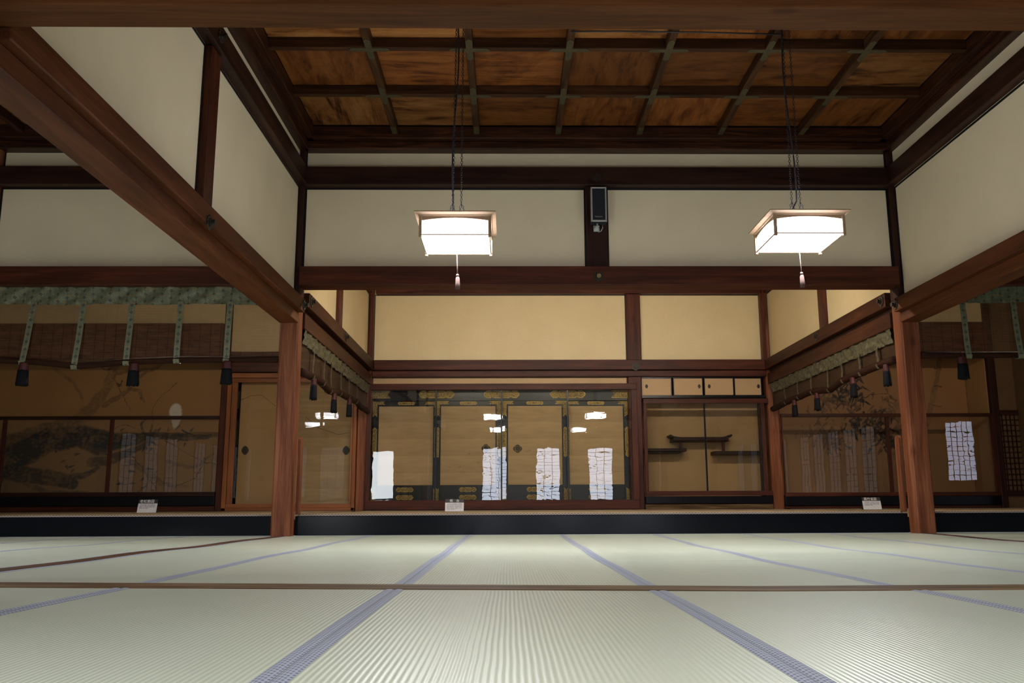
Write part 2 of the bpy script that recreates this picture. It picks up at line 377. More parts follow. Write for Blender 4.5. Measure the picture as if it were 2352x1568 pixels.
# ---------------------------------------------------------------- floors
def g(x, y):
    y_ = min(max(y, 1.0), 9.6)
    lift = 0.008*min(max((9.6-y_)/4.0, 0), 1.3)*min(max(1.0-x, 0), 4.0)
    sag = 0.0
    if 3.6 < y < 9.6:
        w = math.sin(PI*(y-3.6)/6.0); sag = -0.014*w*min(max((x+1.0)/2.0, 0), 1)
        sag += 0.004*math.sin(2.9*y+1.3*x)*w
    elif y < 3.5: sag = 0.007*math.sin(PI*min(max((y-1.0)/2.5, 0), 1))
    return lift + sag
struct('floor', MB().box(XLL-0.2, 13.2, YR-0.2, 9.66, -0.30, -0.06), plain('underfloor', (0.15, 0.1, 0.06), 0.8))
BW = 0.034
def mat(x0, x1, y0, y1, label, group, ny=12, heris=(1, 1)):
    x0 += 0.0015; x1 -= 0.0015; y0 += 0.002; y1 -= 0.002
    cx, cy = (x0+x1)/2, (y0+y1)/2
    root = empty('tatami_mat', (cx, cy, 0.0), label, 'tatami mat', group)
    nx = 8
    m = MB()
    m.grid(nx, ny, lambda u, v: (x0+(x1-x0)*u, y0+(y1-y0)*v, g(x0+(x1-x0)*u, y0+(y1-y0)*v)))
    per = [(i/nx, 0) for i in range(nx+1)] + [(1, j/ny) for j in range(1, ny+1)] + [(1-i/nx, 1) for i in range(1, nx+1)] + [(0, 1-j/ny) for j in range(1, ny)]
    n0 = len(m.v)
    for u, v in per:
        x, y = x0+(x1-x0)*u, y0+(y1-y0)*v; m.v.append((x, y, g(x, y))); m.v.append((x, y, -0.055))
    K = len(per)
    for i in range(K):
        a, b = n0+2*i, n0+2*((i+1) % K); m.f.append((a, a+1, b+1, b))
    m.build('woven_mat', tatamiM, root, smooth=False)
    for side, on in zip((0, 1), heris):
        if not on: continue
        xa = x0-0.0005 if side == 0 else x1-BW; xb = x0+BW if side == 0 else x1+0.0005
        h = MB(); h.grid(4, ny, lambda u, v: (xa+(xb-xa)*u, y0+(y1-y0)*v, g(xa+(xb-xa)*u, y0+(y1-y0)*v)+0.0005+0.0022*math.sin(PI*min(max(u, 0.0), 1.0))),
                         lambda u, v: ((xb-xa)*u, (y1-y0)*v))
        h.build('border_strip', heri, root, smooth=True)
    return root
colsC = [-2.352, -1.475, -0.430, 0.568, 1.56, 2.535, 3.45, 4.40]
rowsC = [3.665, 5.50, 7.50, 9.655]
rown = ['near row beyond the cross sill', 'middle row of central room', 'far row at black step']
coln = ['beside the left lengthwise sill', 'second from the left sill', 'third from the left sill', 'in the middle between the sills', 'third from the right sill', 'second from the right sill', 'beside the right lengthwise sill']
for r in range(3):
    for c in range(7):
        mat(colsC[c], colsC[c+1], rowsC[r], rowsC[r+1], 'tatami mat, %s, %s' % (rown[r], coln[c]), 'tatami mats of the central room')
colsN = [-2.352, -1.475, -0.437, 0.572, 1.585, 2.56]
nn = ['at the far left', 'left of the centre mat', 'in the centre between two checked borders', 'right of the centre mat', 'at the far right']
for c in range(5):
    mat(colsN[c], colsN[c+1], 1.62, 3.468, 'foreground tatami mat before the cross sill, %s' % nn[c], 'tatami mats of the foreground')
for c in range(1, 4):     # the row under the camera, outside the frame
    mat(colsN[c], colsN[c+1], -0.3, 1.62, 'green tatami mat under the viewer, %s' % nn[c], 'tatami mats of the foreground')
colsL = [-2.463, -3.44, -4.42, -5.40, -6.38]
ln = ['beside the lengthwise sill', 'second from the lengthwise sill', 'third from the lengthwise sill', 'fourth from the lengthwise sill']
for r in range(3):
    for c in range(4):
        if r == 0 and c > 0: continue
        mat(colsL[c+1], colsL[c], rowsC[r], rowsC[r+1], 'left room tatami mat, %s, %s' % (['near row', 'middle row', 'far row at the black step'][r], ln[c]), 'tatami mats of the left room')
for r in (1, 2):
    mat(4.51, 5.47, rowsC[r], rowsC[r+1], 'right room tatami mat, %s, beside the right sill' % ['', 'middle row', 'far row'][r], 'tatami mats of the right room')
    mat(5.47, 6.43, rowsC[r], rowsC[r+1], 'right room tatami mat, %s, one over from the sill' % ['', 'middle row', 'far row'][r], 'tatami mats of the right room')
# the remaining, unseen floor gets one plain matting
m = MB().box(XLL, -2.463, YR, 3.47, -0.06, -0.001).box(XLL, -3.44, 3.665, 5.5, -0.06, -0.001).box(XLL, -6.38, 5.5, 9.655, -0.06, -0.001)
m.box(-2.352, 4.40, YR, -0.3, -0.06, -0.001).box(-2.352, -1.475, -0.3, 1.62, -0.06, -0.001).box(1.585, 4.40, -0.3, 1.62, -0.06, -0.001).box(2.56, 4.40, 1.62, 3.468, -0.06, -0.001)
m.box(4.51, 13.0, YR, 3.47, -0.06, -0.001).box(4.51, 13.0, 3.665, 5.5, -0.06, -0.001).box(6.43, 13.0, 5.5, 9.655, -0.06, -0.001)
struct('floor_matting', m, tatamiM)
# sills
def sill(x0, x1, y0, y1, mt, dz=0.0035):
    nx, ny = (60, 1) if x1-x0 > y1-y0 else (1, 40)
    m = MB(); f = lambda u, v: (x0+(x1-x0)*u, y0+(y1-y0)*v)
    m.grid(nx, ny, lambda u, v: (*f(u, v), g(*f(u, v))+dz)); m.grid(nx, ny, lambda u, v: (*f(u, v), -0.06))
    for a in ((0, 0), (1, 0)):
        pass
    if nx > 1:
        for v in (0, 1): m.grid(nx, 1, lambda u, w, v=v: (*f(u, v), -0.06 if w == 0 else g(*f(u, v))+dz))
    else:
        for u in (0, 1): m.grid(ny, 1, lambda v, w, u=u: (*f(u, v), -0.06 if w == 0 else g(*f(u, v))+dz))
    return trim(m, mt, 0)
sill(XLL, XRR, 3.470, 3.663, sillX)
sill(-2.461, -2.354, 3.665, 9.45, sillY); sill(-2.461, -2.354, -0.3, 3.468, sillY)
sill(4.402, 4.508, 3.665, 9.45, sillY); sill(4.402, 4.508, -0.3, 3.468, sillY)

# ---------------------------------------------------------------- platform
struct('floor_platform', MB().box(XLL, 13.0, 9.78, 15.5, 0.0, 0.165), plain('platform_core', (0.1, 0.06, 0.03), 0.8))
def step(x0, x1, label):
    m = MB().box(x0, x1, YS, 9.78, 0.002, 0.208)
    o = m.build('platform_step', lacq_step, origin=((x0+x1)/2, YS, 0), bevel=0.006)
    tag(o, label, 'step')
step(-9.28, XL-HW-0.002, 'black lacquered step beam left of the left pillar, under the pine painting')
step(XL+HW+0.002, XR-HW-0.002, 'long glossy black lacquered step beam between the two red pillars')
step(XR+HW+0.002, 8.3, 'short black lacquered step beam right of the right pillar')
# platform mats (tan, seen edge on)
def pmat(x0, x1, y0, y1, label, front):
    root = empty('platform_mat', ((x0+x1)/2, (y0+y1)/2, 0.165), label, 'tatami mat', 'mats on the raised platform')
    MB().box(x0+.003, x1-.003, y0+.003, y1-.003, 0.166, 0.222).build('woven_mat', tatamiP, root)
    ya, yb = (y0, y0+0.045) if front else (y1-0.045, y1)
    b = MB(); b.grid(30, 2, lambda u, v: (x0+(x1-x0)*u, ya+0.001+(yb-ya)*v, 0.2235), lambda u, v: ((yb-ya)*v, (x1-x0)*u))
    if front: b.grid(30, 1, lambda u, v: (x0+(x1-x0)*u, ya+0.001, 0.180+0.0435*v), lambda u, v: (0.03*v, (x1-x0)*u))
    b.build('border_strip', heriP, root)
xs = [-2.30, -0.34, 1.62, 4.35]
pn = ['left', 'middle', 'right']
for i in range(3):
    pmat(xs[i], xs[i+1], 9.785, 10.75, 'tan mat on the platform edge above the long black step, %s one of three' % pn[i], True)
pmat(-2.30, 4.35, 10.75, 14.40, 'wide tan matting on the platform before the black lacquered doors', False)
pmat(-6.2, -2.52, 9.785, 10.75, 'tan mat on the platform edge left of the left pillar', True)
pmat(-9.2, -6.2, 9.785, 10.75, 'tan mat on the platform edge at the far left', True)
pmat(-9.2, -2.52, 10.75, 14.40, 'wide tan matting before the pine painting alcove', False)
pmat(4.57, 8.2, 9.785, 10.75, 'tan mat on the platform edge right of the right pillar', True)
pmat(4.57, 8.2, 10.75, 14.40, 'wide tan matting before the bamboo painting alcove', False)

# ---------------------------------------------------------------- pillars
def pillar(x, y, w, z0, z1, label, d=None, mt=None, name='pillar'):
    d = d or w; e = 0.018; hx, hy = w/2, d/2
    pts = [(-hx+e, -hy), (hx-e, -hy), (hx, -hy+e), (hx, hy-e), (hx-e, hy), (-hx+e, hy), (-hx, hy-e), (-hx, -hy+e)]
    m = MB().prism(pts, lambda u, v, w_: (x+u, y+v, z0+w_), z1-z0)
    o = m.build(name, mt or pillarW, origin=(x, y, z0)); tag(o, label, 'pillar'); return o
pillar(XL, YF+0.1025, 0.205, -0.05, 2.56, 'red-brown square pillar on the left, at the end of the black step')
pillar(XR, YF+0.1025, 0.205, -0.05, 2.56, 'red-brown square pillar on the right, at the end of the black step')
pillar(XL, 3.567, 0.205, -0.05, 4.3, 'timber pillar beyond the left edge on the crosswise sill')
pillar(XR, 3.567, 0.205, -0.05, 4.3, 'timber pillar beyond the right edge on the crosswise sill')
pillar(-5.83, YF+0.1025, 0.205, -0.05, 4.3, 'timber pillar at the far left edge of the left room')
pillar(8.35, YF+0.1025, 0.205, -0.05, 4.3, 'timber pillar beyond the right edge of the right room')
pillar(-2.39, 14.61, 0.225, 0.166, 4.0, 'dark rear pillar between amber doors and black lacquered doors')
pillar(4.425, 14.61, 0.20, 0.166, 4.0, 'reddish rear pillar right of the staggered shelves', mt=pillarW)
pillar(2.113, 14.61, 0.235, 0.166, 2.40, 'dark rear post between black lacquered doors and staggered shelves', mt=woodZ)
for x in (XL, XR): trim(MB().box(x-HW, x+HW, YF, YF+0.205, 2.561, 4.30), darkZ)
# door stops against the pillars, round-topped
def doorstop(x0, x1, y0, y1, z0, z1, label):
    m = MB(); r = (y1-y0)/2; pts = [(y0, z0), (y1, z0)] + [((y0+y1)/2 + r*math.cos(a), z1-r + r*math.sin(a)) for a in [PI*i/10 for i in range(11)]]
    m.prism(pts, lambda u, v, w_: (x0+w_, u, v), x1-x0)
    o = m.build('door_stop', pillarW, origin=((x0+x1)/2, (y0+y1)/2, z0), bevel=0.004); tag(o, label, 'door stop')
doorstop(XL+HW+0.0, XL+HW+0.034, 9.665, 9.77, 0.224, 1.06, 'slim round-topped strip of wood on the inner side of the left pillar')
doorstop(XR-HW-0.034, XR-HW, 9.665, 9.77, 0.224, 1.06, 'slim round-topped strip of wood on the inner side of the right pillar')

# ---------------------------------------------------------------- upper walls
def edge_rect(m, axis, c, a0, a1, z0, z1, w=0.021, d=0.006, sgn=-1):
    # thin lacquer strips around a panel on plane c (axis 'y': panel spans x; axis 'x': spans y); stick out towards sgn
    p0, p1 = (c, c+sgn*d)
    for (b0, b1, y0, y1) in ((a0, a1, z0, z0+w), (a0, a1, z1-w, z1), (a0, a0+w, z0+w, z1-w), (a1-w, a1, z0+w, z1-w)):
        if axis == 'y': m.box(b0, b1, p0, p1, y0, y1)
        else: m.box(p0, p1, b0, b1, y0, y1)
ZN0, ZN1 = 2.70, 2.915      # long cross rail above the step
ZR0, ZR1 = 3.868, 4.085      # upper rail
# front cross wall (above the step), three bays
def crosswall(name, x0, x1, posts, edges=True):
    w = struct(name, MB().box(x0, x1, 9.51, 9.60, ZN1-0.02, 4.46), plaster)
    e = MB(); xs = [x0] + [q for p in posts for q in (p-0.117, p+0.117)] + [x1]
    for i in range(0, len(xs), 2):
        edge_rect(e, 'y', 9.51, xs[i], xs[i+1], ZN1, ZR0)
    edge_rect(e, 'y', 9.51, x0, x1, ZR1, 4.30, w=0.012)
    e.build('black_edging', edging, w)
    return w
crosswall('wall_center', XL+HW, XR-HW, [POST_M])
crosswall('wall_center_left', -5.727, XL-HW, [])
crosswall('wall_center_far_left', XLL, -5.933, [])
crosswall('wall_center_right', XR+HW, 8.247, [])
trim(MB().box(POST_M-0.117, POST_M+0.117, 9.455, 9.60, ZN1, ZR0), darkZ)
for (x0, x1) in ((XL+HW, XR-HW), (-5.727, XL-HW), (XLL, -5.933), (XR+HW, 8.247)):
    c = (x0 == XL+HW)
    trim(MB().box(x0, x1, 9.375, 9.62, ZN0, ZN1), woodX, 0.008)
    trim(MB().box(x0, x1, 9.40, 9.60, ZR0, ZR1), darkX, 0.008)
    trim(MB().box(x0, x1, 9.365, 9.60, 4.285, 4.375), corniceX, 0.008)
    trim(MB().box(x0, x1, 9.29, 9.60, 4.378, 4.52), corniceX, 0.008)
# longitudinal walls on the pillar lines: front (towards the viewer) part
def longwall(side, x, y0, y1, zn0, zn1, posts, nm):
    s = 1 if side == 'L' else -1        # +1: central room lies at +x
    w = struct(nm, MB().box(x-0.04, x+0.04, y0, y1, zn1-0.02, 4.46), plaster)
    e = MB(); ys = [y0] + [q for p in posts for q in (p-0.103, p+0.103)] + [y1]
    for sg in (1, -1):
        for i in range(0, len(ys), 2): edge_rect(e, 'x', x+sg*0.04, ys[i], ys[i+1], zn1, ZR0, sgn=sg)
        edge_rect(e, 'x', x+sg*0.04, y0, y1, ZR1, 4.30, w=0.012, sgn=sg)
    e.build('black_edging', edging, w)
    trim(MB().box(x-0.165, x+0.165, y0, y1, zn0, zn1), openY, 0.008)
    trim(MB().box(x-0.103, x+0.103, y0, y1, 2.29, zn0), openY, 0.006)
    trim(MB().box(x-0.135, x+0.135, y0, y1, ZR0+0.01, ZR1), darkY, 0.008)
    trim(MB().box(x-0.145, x+0.145, y0, y1, 4.285, 4.375), corniceY, 0.008)
    trim(MB().box(x-0.22, x+0.22, y0, y1, 4.378, 4.52), corniceY, 0.008)
    for p in posts: trim(MB().box(x-0.10, x+0.10, p-0.103, p+0.103, zn1, ZR0), woodZ, 0.004)
longwall('L', XL, 3.67, 9.45, 2.405, 2.555, [6.45], 'wall_left')
longwall('R', XR, 3.67, 9.45, 2.405, 2.555, [6.45], 'wall_right')
longwall('L', XL, YR, 3.46, 2.405, 2.555, [], 'wall_left_near')
longwall('R', XR, YR, 3.46, 2.405, 2.555, [], 'wall_right_near')
# foreground lintel above the crosswise sill
trim(MB().box(XLL, XRR, 3.470, 3.660, 2.458, 2.62), openX, 0.006)
trim(MB().box(XLL, XRR, 3.43, 3.70, 2.62, 2.80), openX, 0.006)
struct('wall_near_cross', MB().box(XLL, XRR, 3.52, 3.61, 2.80, 4.46), plaster)
trim(MB().box(XLL, XRR, 3.44, 3.69, ZR0, ZR1), darkX)

# ---------------------------------------------------------------- coffered ceilings
def coffer(nm, xa, xb, ya, yb, nx, ny, detail=True):
    root = bpy.data.objects.new(nm, None); C.objects.link(root); root['kind'] = 'structure'; root.location = (xa, ya, ZC)
    dx, dy = (xb-xa)/nx, (yb-ya)/ny
    for i in range(nx):
        for j in range(ny):
            x0, y0 = xa+i*dx, ya+j*dy
            me = MB().box(x0, x0+dx, y0, y0+dy, 4.535, 4.555)
            o = me.build('ceiling_board', ceilM, None, origin=(x0, y0, 4.535))
            o.parent = root; o.location = (x0-xa, y0-ya, 4.535-ZC)
    for i in range(0 if not detail else 1, nx): MB().box(xa+i*dx-0.034, xa+i*dx+0.034, ya, yb, ZC, 4.535).build('ceiling_rib', ribY if detail else darkY, root, bevel=0.006)
    for j in range(1, ny): MB().box(xa, xb, ya+j*dy-0.034, ya+j*dy+0.034, ZC+0.001, 4.534).build('cross_rib', ribX if detail else darkX, root, bevel=0.006)
    if detail:
        for i in range(1, nx):
            for j in range(1, ny+1):
                px_, py_ = xa+i*dx, ya+j*dy; L = 0.19
                if py_ < 6.9: continue
                c = MB(); z = ZC-0.003
                def lobed(ux, uy, x_, y_):
                    pts = [(-L, 0.0), (-L+0.03, 0.030), (L-0.03, 0.030), (L, 0.0), (L-0.03, -0.030), (-L+0.03, -0.030)]
                    if ux: c.prism(pts, lambda u, v, w: (x_+u, y_+v, z-0.001+w), 0.004)
                    else: c.prism(pts, lambda u, v, w: (x_+v, y_+u, z+w), 0.004)
                if j < ny: lobed(1, 0, px_, py_); lobed(0, 1, px_, py_)
                else:
                    c.prism([(-0.19, 0.03), (0, 0.03), (0, -0.03), (-0.19, -0.03)], lambda u, v, w: (px_+v, py_+u, z+w), 0.004)
                c.build('metal_plate', ribplate, root)
    return root
coffer('ceiling', -2.19, 4.235, 3.70, 9.29, 7, 6)
coffer('ceiling_left', -9.2, -2.63, 3.70, 9.29, 7, 6, False)
coffer('ceiling_right', 4.68, 8.25, 3.70, 9.29, 4, 6, False)
struct('ceiling_near', MB().box(XLL, 13.2, YR, 3.6, 4.46, 4.56), plain('near_ceiling', (0.18, 0.09, 0.035), 0.6))
struct('ceiling_roof', MB().box(XLL-0.3, 13.4, YR-0.3, 15.9, 4.60, 4.70), plain('roof_boards', (0.06, 0.03, 0.02), 0.8))

# ---------------------------------------------------------------- rear rooms
# inner side walls (gold paper) on both pillar lines
def innerwall(x, nm):
    y0, y1 = 9.665, 14.49
    w = struct(nm, MB().box(x-0.045, x+0.045, y0, y1, 2.66, 4.0), goldP)
    e = MB()
    for sg in (1, -1):
        for a, b in ((y0, 11.76), (11.96, y1)): edge_rect(e, 'x', x+sg*0.045, a, b, 2.68, 3.83, w=0.012, sgn=sg)
    e.build('black_edging', edging, w)
    trim(MB().box(x-0.165, x+0.165, y0, y1-0.06, 2.51, 2.68), innerY, 0.008)
    trim(MB().box(x-0.08, x+0.08, y0, y1-0.06, 2.45, 2.51), darkY, 0)
    trim(MB().box(x-0.125, x+0.125, y0, y1-0.06, 2.27, 2.45), innerY, 0.008)
    trim(MB().box(x-0.10, x+0.10, 11.76, 11.96, 2.68, 3.84), woodZ, 0.006)
    trim(MB().box(x-0.12, x+0.12, y0, y1-0.06, 3.83, 3.98), woodY, 0.006)
innerwall(XL, 'wall_inner_left'); innerwall(XR, 'wall_inner_right')
struct('ceiling_rear', MB().box(XLL, 8.6, 9.6, 15.6, 3.99, 4.05), plain('rear_ceiling_boards', (0.16, 0.08, 0.03), 0.6))
def P(x, y, Y=YB): return atY(x, y, Y)
def zP(y, x=1160, Y=YB): return atY(x, y, Y)[1]
def xP(x, y=1000, Y=YB): return atY(x, y, Y)[0]
# rear centre wall
w = struct('wall_back', MB().box(-2.29, 4.33, 14.575, 14.62, 2.66, 4.0), goldP)
struct('wall_back_transom', MB().box(-2.29, 1.995, 14.575, 14.62, 2.28, 2.42), cupP)
e = MB()
edge_rect(e, 'y', 14.575, -2.275, 2.0, 2.685, 3.83, w=0.012); edge_rect(e, 'y', 14.575, 2.235, 4.325, 2.685, 3.83, w=0.012)
edge_rect(e, 'y', 14.575, -2.275, 1.995, 2.29, 2.412, w=0.010); e.build('black_edging', edging, w)
trim(MB().box(-2.24, 4.30, 14.42, 14.60, 2.515, 2.685), woodX, 0.008)
trim(MB().box(-2.27, 4.33, 14.47, 14.60, 2.408, 2.505), woodX, 0.006)
trim(MB().box(-2.28, 4.33, 14.50, 14.60, 2.505, 2.515), edging, 0)
trim(MB().box(-2.24, 4.30, 14.45, 14.60, 3.83, 3.98), woodX, 0.006)
trim(MB().box(1.998, 2.24, 14.49, 14.60, 2.685, 3.83), woodZ, 0.012)
trim(MB().box(-2.345, -2.27, 14.46, 14.575, 2.68, 3.83), woodZ, 0.004)
trim(MB().box(4.28, 4.35, 14.46, 14.575, 2.68, 3.83), woodZ, 0.004)
struct('wall_back_closing', MB().box(-2.5, 2.1, 14.80, 14.86, 0.16, 4.0).box(2.1, 4.5, 15.10, 15.16, 0.16, 4.0).box(XLL, -2.3, 15.34, 15.4, 0.16, 4.0).box(4.3, 9.0, 15.34, 15.4, 0.16, 4.0), plain('rear_boards', (0.05, 0.03, 0.02), 0.8))

# gold fitting outlines
def cart(L, H, point=True):
    h = H/2; l = L/2; a = min(0.5*H, 0.12*L); pts = []
    right = [(l-2.9*a, h), (l-2.3*a, h*0.72), (l-1.9*a, h), (l-0.9*a, h), (l-0.35*a, h*0.55), (l, 0)]
    up = [(-u, v) for u, v in right[::-1]][0:] + right
    lo = [(u, -v) for u, v in up[1:-1]][::-1]
    return up + lo
def fit_(mb, pts, cx, y, cz, rot=0, d=0.003):
    c, s_ = math.cos(rot), math.sin(rot)
    mb.prism(pts, lambda u, v, w: (cx+u*c-v*s_, y-w, cz+u*s_+v*c), d)
def goldplate(parent, polys):
    a = MB(); b = MB()
    for pts, cx, y, cz, rot in polys:
        mx = sum(p[0] for p in pts)/len(pts); my = sum(p[1] for p in pts)/len(pts)
        fit_(b, pts, cx, y, cz, rot, 0.002)
        L = max(p[0] for p in pts)-min(p[0] for p in pts); Hh_ = max(p[1] for p in pts)-min(p[1] for p in pts)
        fx, fy = 1-0.012/L, 1-0.012/max(Hh_, 0.02)
        fit_(a, [((u-mx)*fx+mx, (v-my)*fy+my) for u, v in pts], cx, y-0.0021, cz, rot, 0.002)
    o = a.build('gold_fitting', gold, parent); b.build('gold_rim', goldedge, o)
    return o
# black lacquered lintel over the four doors
YD = 14.585
xd0, xd1 = -2.262, 2.012
root = empty('lacquered_lintel', ((xd0+xd1)/2, YD, zP(916)), 'black lacquered lintel with gilt cartouche fittings over the four painted doors', 'lintel')
zl0, zl1 = zP(917), zP(894)
MB().box(xd0, xd1, YD-0.01, YD+0.06, zl0, zl1).box(xd0, xd1, YD-0.022, YD+0.02, zl0-0.012, zl0+0.004).build('beam', lacquer, root)
hz = (zl1-zl0)*0.74; zc = (zl0+zl1)/2+0.01
for px_ in (1003, 1152, 1304):
    goldplate(root, [(cart(0.60, hz), xP(px_, 905, YD), YD-0.0105, zc, 0)])
sw = [(-0.17, hz/2), (0.17, hz/2), (0.14, hz*0.2), (0.11, 0), (0.14, -hz*0.2), (0.17, -hz/2), (-0.17, -hz/2)]
goldplate(root, [(sw, xP(877, 905, YD)-0.02, YD-0.0105, zc, 0)])
goldplate(root, [([(-u, v) for u, v in sw], xP(1424, 905, YD)+0.02, YD-0.0105, zc, 0)])
# four lacquered doors
dx_ = [853, 1002, 1152, 1304, 1449]; pap = [(868, 994), (1012, 1138), (1167, 1291), (1308, 1433)]
zpt, zpb = zP(932, Y=YD), zP(1113, Y=YD); zd0 = 0.27; zd1 = zl0-0.014
dn = ['leftmost of four', 'second from left, pull at right edge', 'third from left, pull at left edge', 'rightmost of four']
for i in range(4):
    xa, xb = xP(dx_[i], 1020, YD), xP(dx_[i+1], 1020, YD); pa, pb = xP(pap[i][0], 1020, YD), xP(pap[i][1], 1020, YD)
    yo = YD + (0.0 if i in (1, 2) else 0.03)
    root = empty('lacquered_door', ((xa+xb)/2, yo, zd0), 'black lacquered gilt sliding door, %s' % dn[i], 'sliding door', 'black lacquered doors')
    xa += 0.003; xb -= 0.003
    MB().box(xa, pa, yo, yo+0.028, zd0, zd1).box(pb, xb, yo, yo+0.028, zd0, zd1).box(pa, pb, yo, yo+0.028, zpt, zd1).box(pa, pb, yo, yo+0.028, zd0, zpb).build('frame', lacquer, root, bevel=0.003)
    q = MB()
    edge_rect(q, 'y', yo, pa-0.02, pb+0.02, zpb-0.02, zpt+0.02, w=0.012, d=0.006); q.build('inner_moulding', lacquer, root)
    pp = MB().box(pa, pb, yo+0.008, yo+0.02, zpb, zpt).build('paper_panel', doorP, root)
    tw = zd1-zpt-0.03; zt = zpt+0.015+tw/2+0.006; sl = (xb-xa)
    xm = (pa+pb)/2
    goldplate(root, [(cart(0.29, tw*0.95), xm, yo-0.0, zt, 0)])
    zb1 = zpb-0.075; goldplate(root, [(cart(0.29, 0.075), xm, yo, zb1, 0)])
    zb2 = zpb-0.20; goldplate(root, [(cart(0.29, 0.075), xm, yo, zb2, 0)])
    wl, wr = pa-xa, xb-pb
    for sgn, xe, wv in ((1, xa, wl), (-1, xb, wr)):
        wv = max(wv-0.03, 0.035)
        for zc_, sz in ((zd1-0.004, -1), (zd0+0.05, 1)):
            L1, L2 = 0.20, 0.26; tv = tw*0.92
            pts = [(0, 0), (L1, 0), (L1-0.035, -tv/2), (L1, -tv), (wv, -tv), (wv, -L2), (wv/2, -L2+0.035), (0, -L2)]
            pts = [(sgn*u, v if sz < 0 else -v) for u, v in pts]
            goldplate(root, [(pts, xe+sgn*0.004, yo, zc_, 0)])
        goldplate(root, [(cart(0.50, wv*0.9), xe+sgn*(0.006+wv/2), yo, (zpt+zpb)/2+0.05, PI/2)])
    if i in (1, 2):
        hx, hz_ = (P(1116, 1029, YD) if i == 1 else P(1189, 1030, YD))
        pts = [((0.050+0.017*abs(math.cos(2*a))**0.8)*math.cos(a)*1.10, (0.050+0.017*abs(math.cos(2*a))**0.8)*math.sin(a)) for a in [2*PI*k/40 for k in range(40)]]
        h = MB(); fit_(h, pts, hx, yo+0.008, hz_, 0, 0.008)
        c8 = [(0.030*math.cos(a), 0.030*math.sin(a)) for a in [2*PI*k/24 for k in range(24)]]
        fit_(h, c8, hx, yo, hz_, 0, 0.004); h.build('door_pull', pull, root, bevel=0.002)
        MB().ring((hx, yo-0.002, hz_), ((1, 0, 0), (0, 0, 1)), 0.045, 0.004, k=28).build('pull_ring', goldedge, root)
    # little painted birds and insects on the paper
    spots = {1: [(884, 0), (1079, 1041), (1056, 1073), (1033, 1073), (1099, 1062)], 2: [(1216, 1034), (1212, 1036)]}.get(i, [])
    q = MB()
    for sx_, sy_ in spots:
        if sy_ == 0: continue
        X, Z = P(sx_, sy_, YD)
        for k in range(6):
            a = random.uniform(0, 6.28); r_ = random.uniform(.01, .03)
            ox, oz = random.uniform(-.015, .015), random.uniform(-.01, .01)
            q.prism([(0, 0.002), (r_, 0), (0, -0.002)], lambda u, v, w: (X+ox+u*math.cos(a)-v*math.sin(a), yo+0.0078-w, Z+oz+u*math.sin(a)+v*math.cos(a)), 0.0006)
    if q.v: q.build('painted_birds', plain('brown_ink', (0.05, 0.03, 0.02), 0.8), pp)

# ---------------------------------------------------------------- glass screens
def pane(x0, x1, y, z0, z1, parent, tilt=0.0):
    d = (z1-z0)*math.tan(tilt)
    m = MB(); m.v = [(x0, y, z0), (x1, y, z0), (x1, y+d, z1), (x0, y+d, z1), (x0, y+.003, z0), (x1, y+.003, z0), (x1, y+d+.003, z1), (x0, y+d+.003, z1)]
    m.f = [(0, 1, 2, 3), (4, 7, 6, 5), (0, 4, 5, 1), (1, 5, 6, 2), (2, 6, 7, 3), (3, 7, 4, 0)]
    o = m.build('glass_pane', glassM, parent)
    return o
TILT = -0.011
YG = 14.47
zg0, zg1 = zP(1148), zP(896)
root = empty('glass_screen', ((-2.3+2.0)/2, YG, 0.224), 'dark framed glass screen in front of the four black lacquered doors', 'glass screen')
X0, X1 = xP(843), xP(1464)
z00, z11 = zP(1170), zP(882)
MB().box(X0, X1, 14.42, 14.52, zg1, z11).box(X0, X1, 14.42, 14.52, z00, zg0).each('rail', woodX, root, bevel=0.006)
MB().box(X0, xP(852), 14.425, 14.515, zg0, zg1).box(xP(1451), X1, 14.425, 14.515, zg0, zg1).each('stile', woodZ, root, bevel=0.004)
mu = [xP(1001.5), xP(1152), xP(1304)]
for k, x in enumerate(mu): MB().box(x-0.013, x+0.013, 14.455, 14.49, zg0, zg1).build('mullion', lacquer, root)
ex = [xP(852)] + mu + [xP(1451)]
for k in range(4): pane(ex[k]+(0.013 if k else 0), ex[k+1]-(0.013 if k < 3 else 0), YG, zg0, zg1, root, TILT+(0.0008 if k % 2 else -0.0005))
MB().box(-2.26, 2.0, 14.525, 14.575, 0.2235, 0.262).build('threshold', lacquer, origin=(0, 14.5, 0.2235))
bpy.data.objects['threshold']['label'] = 'black threshold strip under the four lacquered doors'; bpy.data.objects['threshold']['category'] = 'threshold'

# staggered shelf niche
nx0, nx1 = 2.235, 4.325; ny1 = 15.08
struct('wall_niche', MB().box(nx0-0.02, nx1+0.02, ny1, ny1+0.02, 0.4, 2.1).box(nx0-0.03, nx0-0.005, 14.6, ny1, 0.4, 2.1).box(nx1+0.005, nx1+0.03, 14.72, ny1, 0.4, 2.1), agedP)
struct('ceiling_niche', MB().box(nx0, nx1, 14.6, ny1, 2.04, 2.1), darkX)
root = empty('wall_cupboard', ((nx0+nx1)/2, 14.55, zP(912)), 'low cupboard with four gold papered doors above the shelves', 'cupboard')
czt, czb = zP(867), zP(909); 
MB().box(nx0, nx1, 14.53, 14.62, czb-0.035, czb).box(nx0, nx1, 14.53, 14.62, czt, czt+0.01).box(nx0, nx1, 14.60, 15.0, czb-0.02, czb).build('body', lacquer, root)
cd = [(1476, 1543, 1485), (1549, 1615, 1606), (1620, 1686, 1629), (1690, 1751, 1742)]
